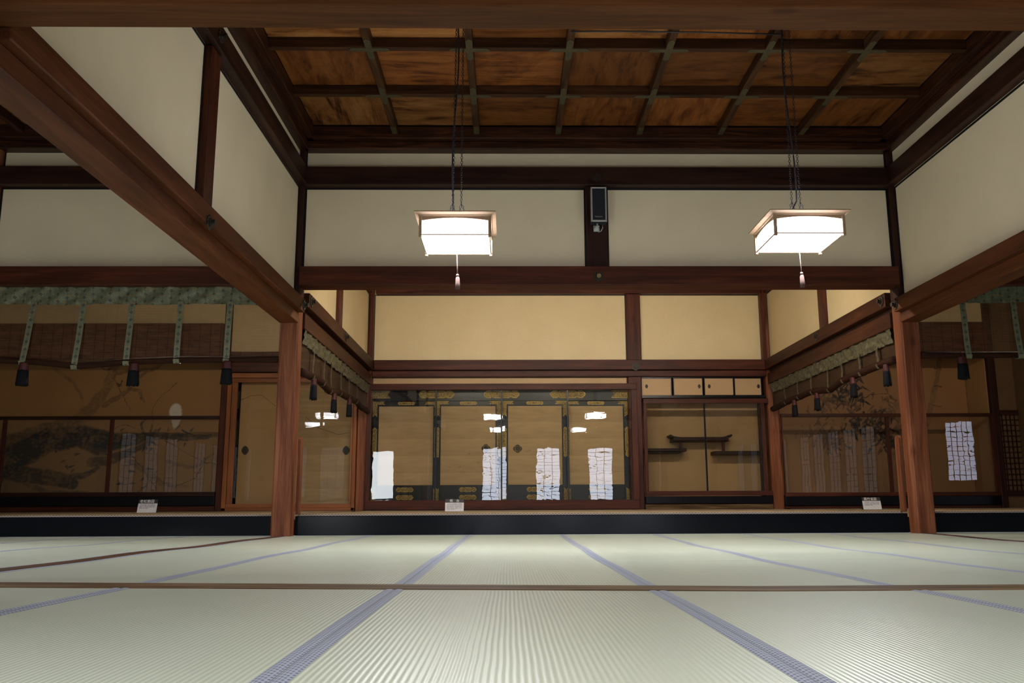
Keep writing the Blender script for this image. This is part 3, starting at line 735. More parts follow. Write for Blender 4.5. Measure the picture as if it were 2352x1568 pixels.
for k, (a, b, hx) in enumerate(cd):
    xa, xb = max(xP(a, 888), nx0+.002), xP(b, 888); yy = 14.555 if k in (1, 2) else 14.57
    d = MB().box(xa, xb, yy, yy+0.018, czb+0.001, czt-0.001).build('cupboard_door', cupP, root)
    fr = MB(); edge_rect(fr, 'y', yy, xa-0.01, xb+0.01, czb, czt, w=0.014, d=0.008); fr.build('door_frame', lacquer, d)
    X, Z = P(hx, 887, yy); h = MB()
    pts = [(0.024*math.cos(q)*(1+0.12*math.cos(6*q)), 0.034*math.sin(q)*(1+0.12*math.cos(6*q))) for q in [2*PI*j/36 for j in range(36)]]
    fit_(h, pts, X, yy, Z, 0, 0.005); fit_(h, [(0.35*u, 0.4*v) for u, v in pts], X, yy-0.005, Z, 0, 0.004); h.build('door_pull', pull, d)
# shelves
def shelf_bar(m, x0, x1, z0, z1): m.box(x0, x1, 14.72, ny1, z0, z1)
YSH = 14.85
root = empty('staggered_shelf', ((nx0+nx1)/2, YSH, zP(1041)), 'dark wooden staggered shelves with upturned ends inside the glazed niche', 'shelf')
ux0, ux1, uz0, uz1 = xP(1548, 1000, 14.72), xP(1674, 1000, 14.72), zP(1011, 1600, 14.72), zP(1003, 1600, 14.72)
m = MB().box(ux0, ux1, 14.74, ny1, uz0, uz1)
m.box(ux0-0.02, ux1+0.02, 14.745, ny1, uz0-0.012, uz0-0.004)
m.build('upper_shelf', darkX, root, bevel=0.004)
for sg, xe in ((-1, ux0), (1, ux1)):
    pts = [(0, 0), (0.045, 0.0), (0.07, 0.035), (0.05, 0.05), (0.0, 0.02), (-0.14, 0.0)]
    MB().prism([(sg*u, v) for u, v in pts], lambda u, v, w_: (xe+u, 14.74+w_, uz1+v-0.004), 0.30).build('upturned_end', darkX, root, bevel=0.003)
lx1 = xP(1578, 1030, 14.72); lz = (zP(1036, 1540, 14.72), zP(1029, 1540, 14.72))
MB().box(nx0+0.002, lx1, 14.74, ny1, *lz).box(nx0+0.002, lx1-0.1, 14.75, ny1, lz[0]-0.03, lz[0]-0.012).build('left_shelf', darkX, root, bevel=0.004)
rx0 = xP(1643, 1040, 14.72); rz = (zP(1043, 1700, 14.72), zP(1035, 1700, 14.72))
MB().box(rx0, nx1-0.002, 14.74, ny1, *rz).build('right_shelf', darkX, root, bevel=0.004)
pxa, pxb = xP(1566, 1020, 14.74), xP(1664, 1020, 14.74)
MB().box(pxa-0.022, pxa+0.022, 14.80, 14.84, lz[1], uz0-0.012).build('strut', woodZ, root); MB().box(pxb-0.022, pxb+0.022, 14.80, 14.84, rz[1], uz0-0.012).build('strut', woodZ, root)
# its glass screen
root = empty('glass_screen', ((nx0+nx1)/2, YG, zP(1140)), 'small dark framed glass screen before the staggered shelves', 'glass screen')
gz0, gz1 = zP(1129), zP(928); ga, gb = xP(1486), xP(1749)
MB().box(nx0+.002, nx1-.002, 14.44, 14.52, gz1, zP(917)).box(nx0+.002, nx1-.002, 14.44, 14.52, zP(1140), gz0).each('rail', woodX, root, bevel=0.004)
MB().box(nx0+.002, ga, 14.445, 14.515, gz0, gz1).box(gb, gb+0.055, 14.445, 14.515, gz0, gz1).each('stile', woodZ, root, bevel=0.004)
gm = xP(1619)
MB().box(gm-0.012, gm+0.012, 14.455, 14.49, gz0, gz1).build('mullion', lacquer, root)
pane(ga, gm-0.012, YG, gz0, gz1, root, TILT+0.001); pane(gm+0.012, gb, YG, gz0, gz1, root, TILT-0.001)
trim(MB().box(nx0, nx1, 14.46, 14.6, zP(1158), zP(1141)), lacquer)
trim(MB().box(nx0, nx1, 14.49, 14.6, 0.2235, zP(1159)), sillX)
trim(MB().box(nx0, nx1, 14.6, ny1, 0.36, 0.42), sillX)
trim(MB().box(nx1-0.13, nx1-0.06, 14.6, 14.68, 0.42, 2.04), darkZ)

# ---------------------------------------------------------------- left alcove
xt = -4.715
zk0, zk1 = zP(1162, 300), zP(1140, 300)
trim(MB().box(XLL, xt-0.06, 14.50, 14.62, zk0, zk1), lacquer)
trim(MB().box(XLL, xt-0.06, 14.53, 14.62, 0.2235, zk0), woodX)
trim(MB().box(XLL, xt-0.06, 14.45, 14.60, 2.715, 3.32), woodX, 0.01)      # deep lintel over the alcove
struct('wall_back_left', MB().box(XLL, xt-0.06, 14.56, 14.60, 3.32, 4.0).box(xt+0.06, -2.50, 14.56, 14.60, 2.84, 4.0).box(xt+0.06, -2.50, 14.56, 14.60, 2.66, 2.72), goldP)
trim(MB().box(xt+0.06, -2.50, 14.48, 14.60, 2.72, 2.84), woodX)
trim(MB().box(xt+0.06, -2.50, 14.45, 14.60, 2.49, 2.66), woodX)
pillar(xt, 14.56, 0.12, 0.225, 3.98, 'slim dark alcove post between the pine painting and the amber framed doors', mt=woodZ)
struct('floor_alcove_left', MB().box(XLL, xt-0.06, 14.62, 15.3, 0.2, zk1-0.01), darkX)
struct('wall_alcove_left', MB().box(xt-0.06, xt-0.02, 14.63, 15.3, 0.2, 3.4), agedP)
# vertex-painted ink pictures
def seg_d(px_, pz_, a, b):
    ax, az = a; bx, bz = b; dx, dz = bx-ax, bz-az; L = dx*dx+dz*dz
    tt = 0 if L == 0 else max(0, min(1, ((px_-ax)*dx+(pz_-az)*dz)/L))
    return math.hypot(px_-ax-tt*dx, pz_-az-tt*dz), tt
def painting(name, x0, x1, z0, z1, y, nx, nz, paper, ink, strokes, label, patches=()):
    m = MB().grid(nx, nz, lambda u, v: (x0+(x1-x0)*u, y, z0+(z1-z0)*v))
    o = m.build(name, paintM, origin=((x0+x1)/2, y, z0)); me = o.data
    at = me.color_attributes.new('Col', 'FLOAT_COLOR', 'POINT')
    cols = []
    bb = [(min(a[0], b[0])-max(ra, rb)*2.2-.03, max(a[0], b[0])+max(ra, rb)*2.2+.03, min(a[1], b[1])-max(ra, rb)*2.2-.03, max(a[1], b[1])+max(ra, rb)*2.2+.03) for a, b, ra, rb, st in strokes]
    for i in range(nx+1):
        for j in range(nz+1):
            X = x0+(x1-x0)*i/nx; Z = z0+(z1-z0)*j/nz; k = 0.0
            n1 = noise.noise((X*6, Z*6, 1.3)); n2 = noise.noise((X*17, Z*23, 5.1)); n3 = noise.noise((X*2.1, Z*2.6, 9.2))
            Xw, Zw = X+0.03*n1+0.012*n2, Z+0.03*noise.noise((X*6, Z*6, 7.7))+0.012*n2
            for (a, b, ra, rb, st), B in zip(strokes, bb):
                if X < B[0] or X > B[1] or Z < B[2] or Z > B[3]: continue
                d, tt = seg_d(Xw, Zw, a, b); r = ra+(rb-ra)*tt
                if d < r*2: 
                    s_ = max(0.0, 1-(d/r)**2) if d < r else 0.0
                    dry = 0.85+0.55*n2+0.45*n1+0.4*n3
                    k = max(k, st*min(1, s_*2.2)*min(1, max(0.5 if st > 0.7 else 0.3, dry)))
            c = [paper[q]*(1-k)+ink[q]*k for q in range(3)]
            for (px_, pz_, rx, rz_, pc, ps) in patches:
                d = math.hypot((Xw-px_)/rx, (Zw-pz_)/rz_)
                if d < 1: w_ = min(1, (1-d)*4)*ps; c = [c[q]*(1-w_)+pc[q]*w_ for q in range(3)]
            cols += [c[0], c[1], c[2], 1.0]
    at.data.foreach_set('color', cols)
    tag(o, label, 'painting'); return o
YP = 15.28
def pp_(x, y): return atY(x, y, YP)
def path(pts, r0, r1, st):
    out = []; n = len(pts)-1; q = [pp_(*p) for p in pts]
    for i in range(n): out.append((q[i], q[i+1], r0+(r1-r0)*i/n, r0+(r1-r0)*(i+1)/n, st))
    return out
paper = (0.42, 0.215, 0.075); ink = (0.022, 0.018, 0.018)
S = []
S += path([(-120, 1150), (-40, 1100), (30, 1050), (110, 1010), (190, 1000), (260, 1015)], 0.34, 0.18, 1.0)
S += path([(-60, 1080), (0, 1075), (60, 1090), (120, 1100), (170, 1110)], 0.22, 0.10, 0.9)
S += path([(0, 1020), (60, 995), (130, 975), (200, 960)], 0.10, 0.07, 0.6)
S += path([(150, 990), (180, 960), (210, 940), (240, 900), (262, 850), (270, 810), (262, 760)], 0.15, 0.06, 0.42)
S += path([(185, 1010), (230, 1030), (280, 1015), (330, 1003), (380, 1000), (430, 1005), (480, 1000)], 0.15, 0.04, 0.85)
S += path([(210, 1060), (250, 1058), (300, 1035), (340, 1020), (360, 990)], 0.10, 0.05, 0.75)
S += path([(110, 1085), (150, 1098), (190, 1092), (225, 1075)], 0.09, 0.04, 0.85)
S += path([(60, 1110), (110, 1130), (200, 1128)], 0.06, 0.02, 0.5)
S += path([(330, 1000), (325, 975), (338, 960)], 0.035, 0.01, 0.9) + path([(345, 1000), (350, 975)], 0.03, 0.01, 0.9)
S += path([(418, 988), (440, 995), (458, 1003)], 0.014, 0.008, 1.0)
S += path([(240, 930), (290, 900), (310, 870), (330, 860), (372, 832)], 0.05, 0.03, 0.45)
S += path([(250, 860), (300, 850), (350, 850), (372, 833)], 0.045, 0.03, 0.5)
S += path([(285, 905), (300, 890), (318, 897), (330, 920)], 0.05, 0.03, 0.6)
S += path([(130, 850), (170, 880), (190, 915)], 0.04, 0.03, 0.35)
S += path([(300, 1060), (350, 1090), (370, 1110), (430, 1120)], 0.06, 0.03, 0.4) + path([(385, 1060), (445, 1075), (490, 1040)], 0.045, 0.02, 0.4)
for pts in ([(405, 880), (372, 905), (350, 935), (350, 985)], [(260, 985), (290, 975), (350, 1000)], [(290, 1150), (330, 1120), (362, 1080)], [(300, 1040), (330, 1080), (360, 1120)], [(380, 1010), (440, 1050), (500, 1070)], [(225, 835), (262, 870), (300, 940)], [(400, 1120), (450, 1100), (470, 1050)]):
    S += path(pts, 0.008, 0.006, 0.8)
rr = random.Random(3)
for k in range(46):
    x, y = rr.choice([(300, 1010), (340, 1000), (200, 1060), (150, 1090), (285, 870), (420, 1000), (120, 1020), (325, 1095)]); x += rr.uniform(-55, 55); y += rr.uniform(-22, 22)
    a = rr.uniform(0, 6.28); S += path([(x, y), (x+14*math.cos(a), y+8*math.sin(a))], 0.022, 0.006, 0.9)
wx, wz = pp_(403, 948)
painting('pine_painting', XLL+0.05, xt-0.07, 0.45, 3.3, YP, 560, 340, paper, ink, S, 'tan wall painting of gnarled tree and white bird in the left alcove',
         [(pp_(404, 945)[0], pp_(404, 943)[1], 0.125, 0.135, (0.90, 0.82, 0.72), 1.0), (pp_(404, 960)[0], pp_(404, 965)[1], 0.085, 0.16, (0.85, 0.77, 0.66), 0.8)])
# screen before the alcove
root = empty('glass_screen', ((XLL+xt)/2, 14.53, zk1), 'low dark framed glass screen across the left alcove, under the pine painting', 'glass screen')
a0, a1 = XLL+0.02, xt-0.062
zt0, zt1 = zP(963, 300), zP(955, 300); zb0, zb1 = zk1, zP(1130, 300)
MB().box(a0, a1, 14.50, 14.55, zt0, zt1).box(a0, a1, 14.50, 14.55, zb0, zb1).each('rail', darkX, root, bevel=0.004)
st = [xP(503, 1050)-0.02, xP(250, 1050), xP(2, 1050)]
MB().box(st[0], a1, 14.505, 14.545, zb1, zt0).each('stile', woodZ, root)
for x in st[1:]: MB().box(x-0.03, x+0.03, 14.505, 14.545, zb1, zt0).each('stile', woodZ, root, bevel=0.003)
pane(st[1]+0.03, st[0], 14.53, zb1, zt0, root, TILT); pane(st[2]+0.03, st[1]-0.03, 14.53, zb1, zt0, root, TILT+0.002); pane(a0, st[2]-0.03, 14.53, zb1, zt0, root, TILT)

# amber framed glazed doors
xa0, xa1 = xt+0.062, -2.505
fz0, fz1 = 0.224, zP(857, 600); gz0, gz1 = zP(1157, 600), zP(878, 600)
struct('wall_door_recess', MB().box(xa0-0.05, xa1, 14.72, 14.76, 0.2, 2.6), agedP)
root = empty('glass_screen', ((xa0+xa1)/2, 14.50, fz0), 'amber wood framed glass screen before two tan sliding doors, left of the rear pillar', 'glass screen')
MB().box(xa0, xa1, 14.46, 14.54, zP(868, 600), fz1).box(xa0+0.05, xa1-0.05, 14.475, 14.53, gz1, zP(868, 600)-0.004).box(xa0, xa1, 14.46, 14.54, fz0, zP(1166, 600)).box(xa0+0.05, xa1-0.05, 14.475, 14.53, zP(1166, 600), gz0).each('rail', amberX, root, bevel=0.005)
sx0, sx1 = xP(541, 1000), xP(806, 1000); sm = -3.62
MB().box(xa0, xa0+0.07, 14.46, 14.54, fz0, fz1).box(xa0+0.075, sx0, 14.475, 14.53, gz0, gz1).each('stile', amberZ, root, bevel=0.004)
MB().box(xa1-0.055, xa1, 14.46, 14.54, fz0, fz1).box(sx1, xa1-0.06, 14.475, 14.53, gz0, gz1).each('stile', amberZ, root, bevel=0.004)
MB().box(sm-0.05, sm+0.05, 14.475, 14.53, gz0, gz1).each('stile', amberZ, root, bevel=0.004)
pane(sx0, sm-0.05, 14.50, gz0, gz1, root, TILT+0.001); pane(sm+0.05, sx1, 14.50, gz0, gz1, root, TILT-0.002)
for i, (p, q, hx) in enumerate(((sx0-0.03, sm+0.02, 563), (sm-0.02, sx1+0.04, 795))):
    yo = 14.62+0.034*i
    root = empty('paper_door', ((p+q)/2, yo, 0.3), 'tan paper door behind the amber glass screen, %s one' % ['left', 'right'][i], 'sliding door', 'tan doors behind the amber screen')
    MB().box(p, p+0.05, yo-0.006, yo+0.024, 0.26, 2.47).box(q-0.03, q, yo-0.006, yo+0.024, 0.26, 2.47).box(p+0.05, q-0.03, yo-0.006, yo+0.024, 2.40, 2.47).box(p+0.05, q-0.03, yo-0.006, yo+0.024, 0.26, 0.33).build('frame', lacquer, root)
    MB().box(p+0.05, q-0.03, yo, yo+0.02, 0.33, 2.40).build('paper_panel', agedP if i == 0 else doorP, root)
    X, Z = P(hx, 1034, yo)
    pts = [((0.056+0.006*abs(math.cos(2*a)))*math.cos(a)*0.95, (0.058+0.008*abs(math.cos(2*a)))*math.sin(a)*1.12) for a in [2*PI*k/36 for k in range(36)]]
    h = MB(); fit_(h, pts, X, yo, Z, 0, 0.008); fit_(h, [(0.45*u, 0.45*v) for u, v in pts], X, yo-0.008, Z, 0, 0.006); h.build('door_pull', pull, root, bevel=0.003)
    q_ = MB()     # thin ink line
    if i == 0:
        L = [pp_(545, 925), pp_(575, 912), pp_(600, 910), pp_(632, 935)]
    else: L = [pp_(700, 960), pp_(730, 985), pp_(775, 1000), pp_(800, 996)]
    q_.tube([(a*0.955, yo-0.001, b*0.96+0.03) for a, b in L], 0.004, 5); q_.build('ink_line', plain('faint_ink', (0.2, 0.12, 0.05), 0.8), root)

# ---------------------------------------------------------------- right alcove
xrp = 8.17
zk0, zk1 = zP(1160, 2000), zP(1139, 2000)
trim(MB().box(4.535, xrp-0.06, 14.50, 14.62, zk0, zk1), lacquer)
trim(MB().box(4.535, xrp-0.06, 14.53, 14.62, 0.2235, zk0), woodX)
trim(MB().box(4.535, xrp-0.06, 14.45, 14.60, 2.72, 3.33), woodX, 0.01)
struct('wall_back_right', MB().box(4.53, xrp-0.06, 14.56, 14.60, 3.33, 4.0), goldP)
struct('wall_right_far', MB().box(xrp+0.06, 8.60, 14.56, 14.60, 0.2, 4.0).box(8.55, 8.6, 13.2, 14.6, 0.2, 4.0), plain('dark_brown_wall', (0.13, 0.07, 0.03), 0.7, var=0.15))  # plain dark brown wall beyond the alcove post
struct('floor_alcove_right', MB().box(4.535, xrp-0.06, 14.62, 15.3, 0.2, zk1-0.01), darkX)
struct('wall_alcove_right', MB().box(xrp-0.06, xrp-0.02, 14.63, 15.3, 0.2, 3.4).box(4.53, 4.56, 14.72, 15.3, 0.2, 3.4), agedP)
pillar(xrp, 14.56, 0.12, 0.225, 3.98, 'slim dark alcove post at the right end of the bamboo painting', mt=darkZ)
S = []
S += path([(2160, 825), (2150, 880), (2138, 940), (2122, 1000)], 0.055, 0.05, 0.35)
for yy in (845, 885, 930): S += path([(2146, yy), (2162, yy+3)], 0.010, 0.010, 0.8)
S += path([(1982, 950), (1985, 1020), (1995, 1090), (1992, 1125)], 0.04, 0.05, 0.40)
S += path([(1935, 960), (1938, 1030), (1935, 1120)], 0.03, 0.04, 0.18) + path([(2065, 960), (2062, 1120)], 0.045, 0.05, 0.2)
S += path([(1880, 960), (1872, 1110)], 0.035, 0.04, 0.15)
S += path([(1960, 925), (2000, 905), (2040, 905)], 0.010, 0.006, 0.9) + path([(2160, 825), (2145, 805)], 0.012, 0.008, 0.7)
rr = random.Random(11)
cl = [(1915, 895, 38, 55, 0.75), (1960, 915, 35, 38, 0.85), (1895, 935, 30, 45, 0.45), (2035, 935, 36, 38, 0.5), (1975, 970, 40, 26, 0.9), (2022, 975, 40, 38, 0.8), (2030, 1010, 42, 30, 0.9), (1895, 1000, 34, 30, 0.5), (1915, 1010, 28, 30, 0.6), (2085, 985, 30, 40, 0.45), (2070, 1050, 25, 60, 0.35), (1870, 990, 40, 30, 0.25), (1935, 880, 30, 30, 0.8)]
for (cx_, cy_, rx, ry, st_) in cl:
    for k in range(int(16+rx*0.5)):
        x = cx_+rr.gauss(0, rx*0.5); y = cy_+rr.gauss(0, ry*0.5); a = rr.choice([0.7, 1.1, 2.0, 2.4, 1.57])+rr.uniform(-.3, .3); L = rr.uniform(11, 20)
        S += path([(x, y), (x+L*0.5*math.cos(a), y+L*0.5*math.sin(a)), (x+L*math.cos(a), y+L*math.sin(a))], 0.026, 0.007, min(1.0, st_*1.25*rr.uniform(.8, 1.1)))
painting('bamboo_painting', 4.57, xrp-0.07, 0.45, 3.3, YP, 470, 360, (0.42, 0.21, 0.085), (0.016, 0.013, 0.012), S, 'tan wall painting of dark ink bamboo in the right alcove')
root = empty('glass_screen', ((4.56+xrp)/2, 14.53, zk1), 'low dark framed glass screen across the right alcove, under the bamboo painting', 'glass screen')
a0, a1 = 4.54, xrp-0.062; zt0, zt1 = zP(957, 2000), zP(949, 2000); zb0, zb1 = zk1, zP(1130, 2000)
MB().box(a0, a1, 14.50, 14.55, zt0, zt1).box(a0, a1, 14.50, 14.55, zb0, zb1).each('rail', woodX, root, bevel=0.004)
xs_ = xP(2045, 1050); xm0 = a0+0.0
MB().box(xs_-0.03, xs_+0.03, 14.505, 14.545, zb1, zt0).each('stile', woodZ, root, bevel=0.003)
MB().box(a1-0.06, a1, 14.505, 14.545, zb1, zt0).each('stile', woodZ, root)
MB().box(a0, a0+0.02, 14.505, 14.545, zb1, zt0).each('stile', woodZ, root)
pane(a0+0.02, xs_-0.03, 14.53, zb1, zt0, root, TILT); pane(xs_+0.03, a1-0.06, 14.53, zb1, zt0, root, TILT+0.001)
# lattice door at the right edge
root = empty('lattice_door', (8.42, 14.54, 0.26), 'dark brown lattice door at the far right edge beside the alcove post', 'door')
m = MB(); q = 8.27
while q < 8.55: m.box(q-0.006, q+0.006, 14.53, 14.55, 0.5, 1.75); q += 0.07
z = 0.5
while z < 1.76: m.box(8.24, 8.56, 14.528, 14.545, z-0.006, z+0.006); z += 0.09
m.build('lattice', darkZ, root); MB().box(8.235, 8.55, 14.52, 14.555, 1.75, 1.83).box(8.235, 8.55, 14.52, 14.555, 0.42, 0.5).each('rail', darkX, root)

# ---------------------------------------------------------------- bamboo blinds
def blind(root, P0, P1, z_top, z_val, hem, strips, tassels, thick_n, strip_w=0.066, sheet=None, val=None, r=0.038):
    """P0,P1: plan end points; hem(s) -> z of hem at distance s; strips/tassels: distances; thick_n: unit normal towards the viewer side"""
    P0 = Vector((P0[0], P0[1], 0)); P1 = Vector((P1[0], P1[1], 0)); L = (P1-P0).length; d = (P1-P0)/L; n = Vector((thick_n[0], thick_n[1], 0))
    def pt(s, z, o=0.0): v = P0+d*s+n*o; return (v.x, v.y, z)
    N = 60
    MB().grid(N, 14, lambda u, v: pt(u*L, z_top+(hem(u*L)-z_top)*v, 0.006*math.sin(9*u*L)*v), lambda u, v: (u*L, (z_top-hem(u*L))*v)).build('blind_sheet', sheet or blindM, root, smooth=True)
    # hem roll
    MB().tube([pt(L*i/N, hem(L*i/N)+r*0.6, 0.012+0.006*math.sin(9*L*i/N)) for i in range(N+1)], r, 10).build('hem_roll', rollM, root, smooth=True)
    def wr(s, v): return 0.010*math.sin(23*s+5*v)+0.007*math.sin(51*s+11*v+1)+0.014*noise.noise((s*5+v*2.5, v*2, 3))
    MB().grid(int(L*26), 8, lambda u, v: pt(u*L, z_top+(z_val-z_top)*v+0.006*math.sin(6*u*L)*v, 0.028+wr(u*L, v)), lambda u, v: (u*L+0.012*wr(u*L, v)*20, (z_top-z_val)*v)).build('valance', val or brocade, root, smooth=True)
    for i, (s, lean) in enumerate(strips):
        z1 = hem(s)-0.02
        g_ = MB().grid(2, 16, lambda u, v: pt(s+(u-0.5)*strip_w+lean*v, z_val+0.03+(z1-z_val-0.03)*v, 0.045+0.004*math.sin(7*v+i)), lambda u, v: ((u-0.5)*strip_w+0.095, (z_val-z1)*v))
        g_.grid(2, 6, lambda u, v: pt(s+(u-0.5)*strip_w+lean, z1+0.022-0.022*math.cos(PI*v) if False else hem(s)+r*0.6-(r+0.008)*math.sin(PI*v), 0.012+(r+0.008)*math.cos(PI*v)), lambda u, v: ((u-0.5)*strip_w+0.095, 0.08*v))
        g_.build('brocade_strip', val or brocade, root, smooth=True)
    for s in tassels:
        z = hem(s)+0.0; w0, w1, hh = 0.050, 0.066, 0.245
        t_ = MB().tube([pt(s, z+0.06, 0.03), pt(s+0.01, z-0.0, 0.045)], 0.006, 6).build('tassel', redcord, root)
        def taper(za, zb, ra, rb, seed):
            q = MB(); K = 26; n0 = 0
            for i in range(7):
                f = i/6; zz = za+(zb-za)*f; rad = ra+(rb-ra)*f
                for j in range(K):
                    a = 2*PI*j/K; rj = rad*(1+0.07*math.sin(j*2.6+seed)) ; zj = zz-(0.012*math.sin(j*1.9+seed) if i == 6 else 0)
                    q.v.append(pt(s+rj*math.cos(a), zj, 0.04+rj*0.62*math.sin(a)))
            for i in range(6):
                for j in range(K): b = (j+1) % K; q.f.append((i*K+j, i*K+b, (i+1)*K+b, (i+1)*K+j))
            q.f.append(tuple(range(K))); q.f.append(tuple(range(6*K, 7*K))[::-1]); return q
        taper(z-0.0, z-0.085, w0*0.9, w0*1.08, s).build('red_head', redT, t_, smooth=True)
        taper(z-0.082, z-hh, w0*1.1, w1, s+1).build('black_fringe', navyT, t_, smooth=True)
    return root
# front left: s measured from the left end
YBL = 9.50
x0b, x1b = -5.72, -2.515
def sL(px, py=760): return atY(px, py, YBL)[0]-x0b
_tab = [(-0.2, 1.872), (sL(0), 1.872), (sL(90), 1.850), (sL(185), 1.80), (sL(300), 1.845), (sL(413), 1.868), (sL(527), 1.868), (4.0, 1.868)]
def lerp_tab(tab):
    def f(s):
        for (a, za), (b, zb) in zip(tab, tab[1:]):
            if s <= b: return za+(zb-za)*max(0, (s-a))/(b-a)
        return tab[-1][1]
    return f
root = empty('bamboo_blind', ((x0b+x1b)/2, YBL, 2.70), 'bamboo blind with green brocade valance, left of the left pillar', 'blind')
blind(root, (x0b, YBL), (x1b, YBL), 2.70, atY(300, 699, YBL-.03)[1], lerp_tab(_tab), [(sL(78), -0.075), (sL(192), -0.05), (sL(303), -0.02), (sL(414), -0.005), (sL(528), -0.01)], [sL(58, 850), sL(311, 850), sL(524, 850)], (0, -1))
# front right
x0c, x1c = 4.565, 8.24
def sR(px, py=760): return atY(px, py, YBL)[0]-x0c
root = empty('bamboo_blind', ((x0c+x1c)/2, YBL, 2.70), 'bamboo blind with green brocade valance, right of the right pillar', 'blind')
zR = atY(2213, 695, YBL-.03)[1]
blind(root, (x0c, YBL), (x1c, YBL), 2.70, zR, lambda s: atY(2213, 820, YBL)[1], [(sR(2211), 0.02), (sR(2328), 0.03), (sR(2445), 0.0)], [sR(2208, 850)], (0, -1))
# inner left (side-on)
XBI = -2.33
ya, yb = 9.70, 14.38
def iy(px, py, X): return atX(px, py, X)
hemL = [iy(p, q, XBI) for p, q in ((692, 862), (711, 868), (737, 883), (754, 903), (777, 906), (796, 916), (815, 925), (829, 940))]
zmL = sum(z for _, z in hemL)/len(hemL)
tabL = [(y-ya, z) for y, z in hemL]; tabL = [(-1, tabL[0][1])] + tabL + [(9, tabL[-1][1])]
vL = atY(692, 790, ya)[1]
root = empty('bamboo_blind', (XBI, (ya+yb)/2, 2.27), 'bamboo blind with pale brocade edge hanging side-on between left pillar and rear pillar', 'blind')
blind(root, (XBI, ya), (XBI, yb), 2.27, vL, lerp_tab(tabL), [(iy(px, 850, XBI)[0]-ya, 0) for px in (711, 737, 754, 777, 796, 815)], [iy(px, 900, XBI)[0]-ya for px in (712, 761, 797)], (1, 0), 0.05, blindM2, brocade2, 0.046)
XBJ = 4.38
hemR = [iy(p, q, XBJ) for p, q in ((2050, 835), (2026, 842), (1983, 860), (1941, 877), (1907, 900), (1868, 903), (1836, 916), (1806, 928), (1790, 938))]
tabR = [(y-ya, z) for y, z in hemR]; tabR = [(-1, tabR[0][1])] + tabR + [(9, tabR[-1][1])]
root = empty('bamboo_blind', (XBJ, (ya+yb)/2, 2.27), 'bamboo blind with pale brocade edge hanging side-on between right pillar and rear pillar', 'blind')
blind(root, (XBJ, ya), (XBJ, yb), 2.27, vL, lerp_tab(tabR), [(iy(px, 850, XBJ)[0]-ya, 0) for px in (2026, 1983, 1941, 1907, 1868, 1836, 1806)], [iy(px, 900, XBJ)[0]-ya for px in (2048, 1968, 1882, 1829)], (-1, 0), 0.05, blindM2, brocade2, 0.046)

# ---------------------------------------------------------------- hexagonal nail covers
def nailcover(c, n, r, label, knob=True, bright=False):
    c = Vector(c); n = Vector(n); e1 = Vector((0, 0, 1)); e2 = n.cross(e1)
    root = empty('nail_cover', c, label, 'nail cover', 'nail covers')
    pts = []
    for k in range(6):
        a = PI/2+k*PI/3; pts.append((r*math.cos(a), r*math.sin(a)))
        for f in (0.35, 0.5, 0.65):
            b = a+PI/3; x = (1-f)*math.cos(a)+f*math.cos(b); y = (1-f)*math.sin(a)+f*math.sin(b); w_ = 0.90 if f == 0.5 else 1.0
            pts.append((r*x*w_, r*y*w_))
    fn = lambda u, v, w_: tuple(c + e2*u + e1*v + n*w_)
    MB().prism(pts, fn, 0.010).build('hexagon_plate', pull, root, bevel=0.002)
    MB().prism([(0.55*u, 0.55*v) for u, v in pts], lambda u, v, w_: fn(u, v, 0.010+w_), 0.012).build('boss', pull, root, bevel=0.002)
    if knob:
        MB().tube([tuple(c+n*0.02), tuple(c+n*0.05)], [0.020, 0.024], 12).build('knob', brass if bright else pull, root)
X, Z = atY(1375, 635, 9.37); nailcover((X, 9.375, Z), (0, -1, 0), 0.062, 'hexagonal metal nail cover on the cross rail, below the loudspeaker', True, True)
X, Z = atY(1370, 406, 9.39); nailcover((X, 9.40, Z), (0, -1, 0), 0.058, 'dark hexagonal nail cover on the upper rail, above the loudspeaker', True)
X, Z = atY(1460, 842, 14.42); nailcover((X, 14.42, Z), (0, -1, 0), 0.075, 'dark hexagonal nail cover on the rear rail above the cupboard doors')
Y, Z = atX(480, 511, XL+0.165); nailcover((XL+0.165, Y, Z), (1, 0, 0), 0.062, 'nail cover on the long left beam, at the foot of its wall post')
Y, Z = atX(507, 83, XL+0.135); nailcover((XL+0.135, Y, Z), (1, 0, 0), 0.06, 'nail cover on the upper left rail near the ceiling')
nailcover((XL+0.165, 9.76, 2.60), (1, 0, 0), 0.07, 'upper of two nail covers at the top of the left pillar')
nailcover((XL+0.165, 9.40, 2.48), (1, 0, 0), 0.062, 'lower of two nail covers at the top of the left pillar')
nailcover((XR-0.165, 9.76, 2.60), (-1, 0, 0), 0.07, 'upper of two nail covers at the top of the right pillar')
nailcover((XR-0.165, 9.40, 2.48), (-1, 0, 0), 0.062, 'lower of two nail covers at the top of the right pillar')
nailcover((XL+0.165, 11.90, 2.60), (1, 0, 0), 0.07, 'nail cover halfway along the left inner beam, above the blind')
nailcover((XR-0.165, 11.90, 2.60), (-1, 0, 0), 0.07, 'nail cover halfway along the right inner beam, above the blind')

